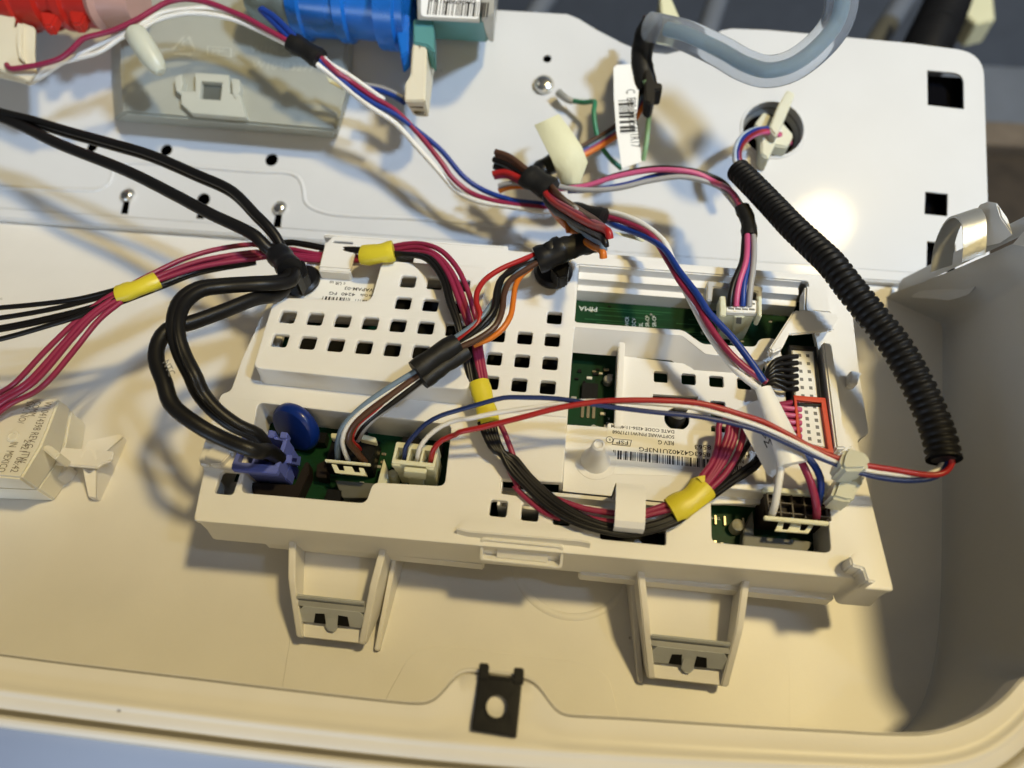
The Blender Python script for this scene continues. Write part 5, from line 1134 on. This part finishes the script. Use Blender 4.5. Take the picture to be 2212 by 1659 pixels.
prism('clip', [PP(u, v, 27) for u, v in Q(2, 0, (1150, 600), (1190, 590), (1230, 700), (1300, 715), (1300, 775), (1240, 775), (1235, 860), (1200, 900), (1150, 870))], 8, blackp, mn, .5)
wire(atp(Q(2, 0, (1150, 690), (1175, 760), (1185, 900), (1175, 1100), (1150, 1300), (1130, 1390)), [26, 24, 16, 10, 8, 6]), 1.15, yelgrn, mn)
wire(atp(Q(2, 0, (520, 870), (620, 885), (715, 880), (706, 950), (720, 1100), (760, 1240), (840, 1360), (950, 1460)), [6, 9, 13, 15, 14, 12, 10, 8]), 1.1, greenw, mn)
a = atp(Q(2, 0, (330, 740), (400, 800), (480, 860), (530, 875)), [4.5, 5, 6, 6]); wire(a[1:], lambda t: 1.9 - .5 * t, steel, mn, 'crimp_barrel')
pb_ = gs.location / MM; lathe('ring_terminal', [(5, -.05), (5, .6), (2, .6), (2, -.05)], PP(1174, 184, .7), PN, steel, mn, 26)
# paper tag on the green wire
ft_ = thing('paper_flag', 'long white paper tag with barcode and printed number on the green wire', 'tag', PP(1357, 365, 5))
tq = [PC(u, v, 23) for u, v in Q(2, 0, (876, 590), (905, 560), (1060, 555), (1092, 590), (1095, 800), (1075, 1040), (1120, 1400), (950, 1455), (900, 1130), (880, 850))]
fl_ = plate('flag', [tq], 22.8, 23.1, paper, ft_, .05, FP)
p0 = PP(*Q(2, 0, (985, 775))[0], 23.15); p1 = PP(*Q(2, 0, (1030, 1275))[0], 23.15); dx = (p1 - p0)
text('C  E89 07285411R17', 4.0, p0, dx, PN.cross(dx), ink, fl_, width=dx.length)
p0 = PP(*Q(2, 0, (1003, 880))[0], 23.15)
p0 = PP(*Q(2, 0, (918, 868))[0], 23.15) ; p1 = PP(*Q(2, 0, (935, 1155))[0], 23.15); dx = p1 - p0
bars(p0, dx, PN.cross(dx), dx.length, 6.5, ink, fl_, 8, .0, .42)
# cream masking tape flag
lf_ = Q(2, 0, (215, 1120), (195, 1080), (270, 1230), (340, 1370), (390, 1500), (430, 1605)); rg_ = Q(2, 0, (430, 1030), (405, 985), (500, 1110), (600, 1260), (655, 1400), (575, 1615))
hs_ = (19, 24, 27, 27, 25, 20); rows = []
for (a, b, h) in zip(lf_, rg_, hs_):
    rows.append([PP(a[0] + (b[0] - a[0]) * t, a[1] + (b[1] - a[1]) * t, h + 2.2 * math.sin(math.pi * t) + .4 * math.sin(7 * t + h)) for t in (0, .17, .33, .5, .67, .83, 1)])
rows2 = [[p - PN * .5 for p in r] for r in rows]
mt = loft('tape_flag', [r + q[::-1] for r, q in zip(rows, rows2)], tapec, None, True, True, True, 50)
tag(mt, 'pale cream masking tape flag stuck on the harness left of the green wire', 'tape flag')

# I. wires and grommet at the round panel hole
gr = thing('round_grommet', 'white plastic clip in the round panel hole above the ribbed conduit', 'clip', PP(1669, 280, 0))
prism('stem', [PP(u, v, 12) for u, v in Q(3, 0, (170, 765), (238, 800), (150, 1010), (70, 1180), (10, 1100), (90, 900))], 10, milky, gr, .6)
prism('cross_bar', [PP(u, v, 6) for u, v in [(1630, 268), (1650, 240), (1690, 262), (1715, 290), (1700, 318), (1662, 312)]], 6, milky, gr, .6)
prism('stem', [PP(u, v, 8) for u, v in Q(3, 0, (-60, 1100), (20, 1150), (70, 1230), (0, 1370), (-60, 1330))], 8, milky, gr, .6)
lathe('hole_lip', [(13.6, -4), (13.6, .9), (14.6, .9), (14.8, .5), (14.6, -4)], PP(1669, 280, 0), PN, enamel, pn, 44)
dsk = lathe('cup', [(0, -9), (11, -9), (13.4, -5), (13.4, -4.4), (10.5, -8.4), (0, -8.4)], PP(1669, 280, 0), PN, steel, gr, 40)
hl_ = thing('hole_lead', 'red, blue and white wires curling from the conduit top into the round panel hole', 'wire harness', PP(1610, 320, 5))
for k, (m_, dx, dy) in enumerate(((bluew, 0, 0), (redw, 4, 5), (whitew, -6, 0), (pinkw, 2, 8))):
    wire(atp([(1606 + dx * .6, 378), (1596 + dx, 355), (1593 + dx, 330 + dy * .2), (1603 + dx, 302 + dy), (1628 + dx, 283 + dy), (1660, 278 + dy), (1690, 288 + dy), (1706, 302 + dy)], [20, 20, 20, 19, 16, 10, 4, -3]), 1.1, m_, hl_)

# J. lid switch box at the left edge
lk = thing('switch_box', 'cream plastic switch box with printed date and MEXICO lettering at the left edge', 'switch', P(40, 960, 0))
tp = [P(u, v, 24) for u, v in Q(0, 2, (-260, 130), (515, 128), (410, 395), (345, 545), (180, 820), (-260, 780))]
bs = [P(u, v, 11) for u, v in Q(0, 2, (-260, 150), (610, 205), (560, 470), (520, 640), (320, 915), (-260, 890))]
pb_ = prism('lid', tp, 0, porcelain, lk, .8, bs)
prism('base', [P(u, v, 11) for u, v in Q(0, 2, (-260, 150), (615, 230), (565, 520), (470, 700), (325, 912), (-260, 890))], 11, porcelain, lk, .6)
a = [P(u, v, 22) for u, v in Q(0, 2, (345, 540), (420, 520), (520, 600), (470, 650))]
prism('notch_block', a, 8, porcelain, lk, .5)
zt = 24.05; xd = P(*Q(0, 2, (180, 700))[0], zt) - P(*Q(0, 2, (420, 170))[0], zt)
ydl = Vector((0, 0, 1)).cross(xd)
def ltx(s, px, size, width=None): text(s, size, P(*Q(0, 2, px)[0], zt), xd, ydl, mat('stamp_ink', (.20, .17, .12), .6), pb_, width=width)
ltx('W10414398 REV.G  ITW', (395, 150), 3.0, 24.5)
ltx('COMM.', (300, 150), 2.8, 6.5); ltx('2421  06:42', (215, 480), 2.9, 12.5)
ltx('SW. NO.  IN  MEXICO', (225, 150), 2.8, 26) if False else ltx('IN  MEXICO', (95, 500), 2.9, 11.5)
ltx('SW. NO/', (235, 150), 2.8, 9)
cw = P(*Q(0, 2, (110, 455))[0], zt); lathe('boss', [(0, 0), (2.2, 0), (2.0, .5), (1.3, .6), (1.1, .2), (0, .2)], cw, (0, 0, 1), porcelain, lk, 20)
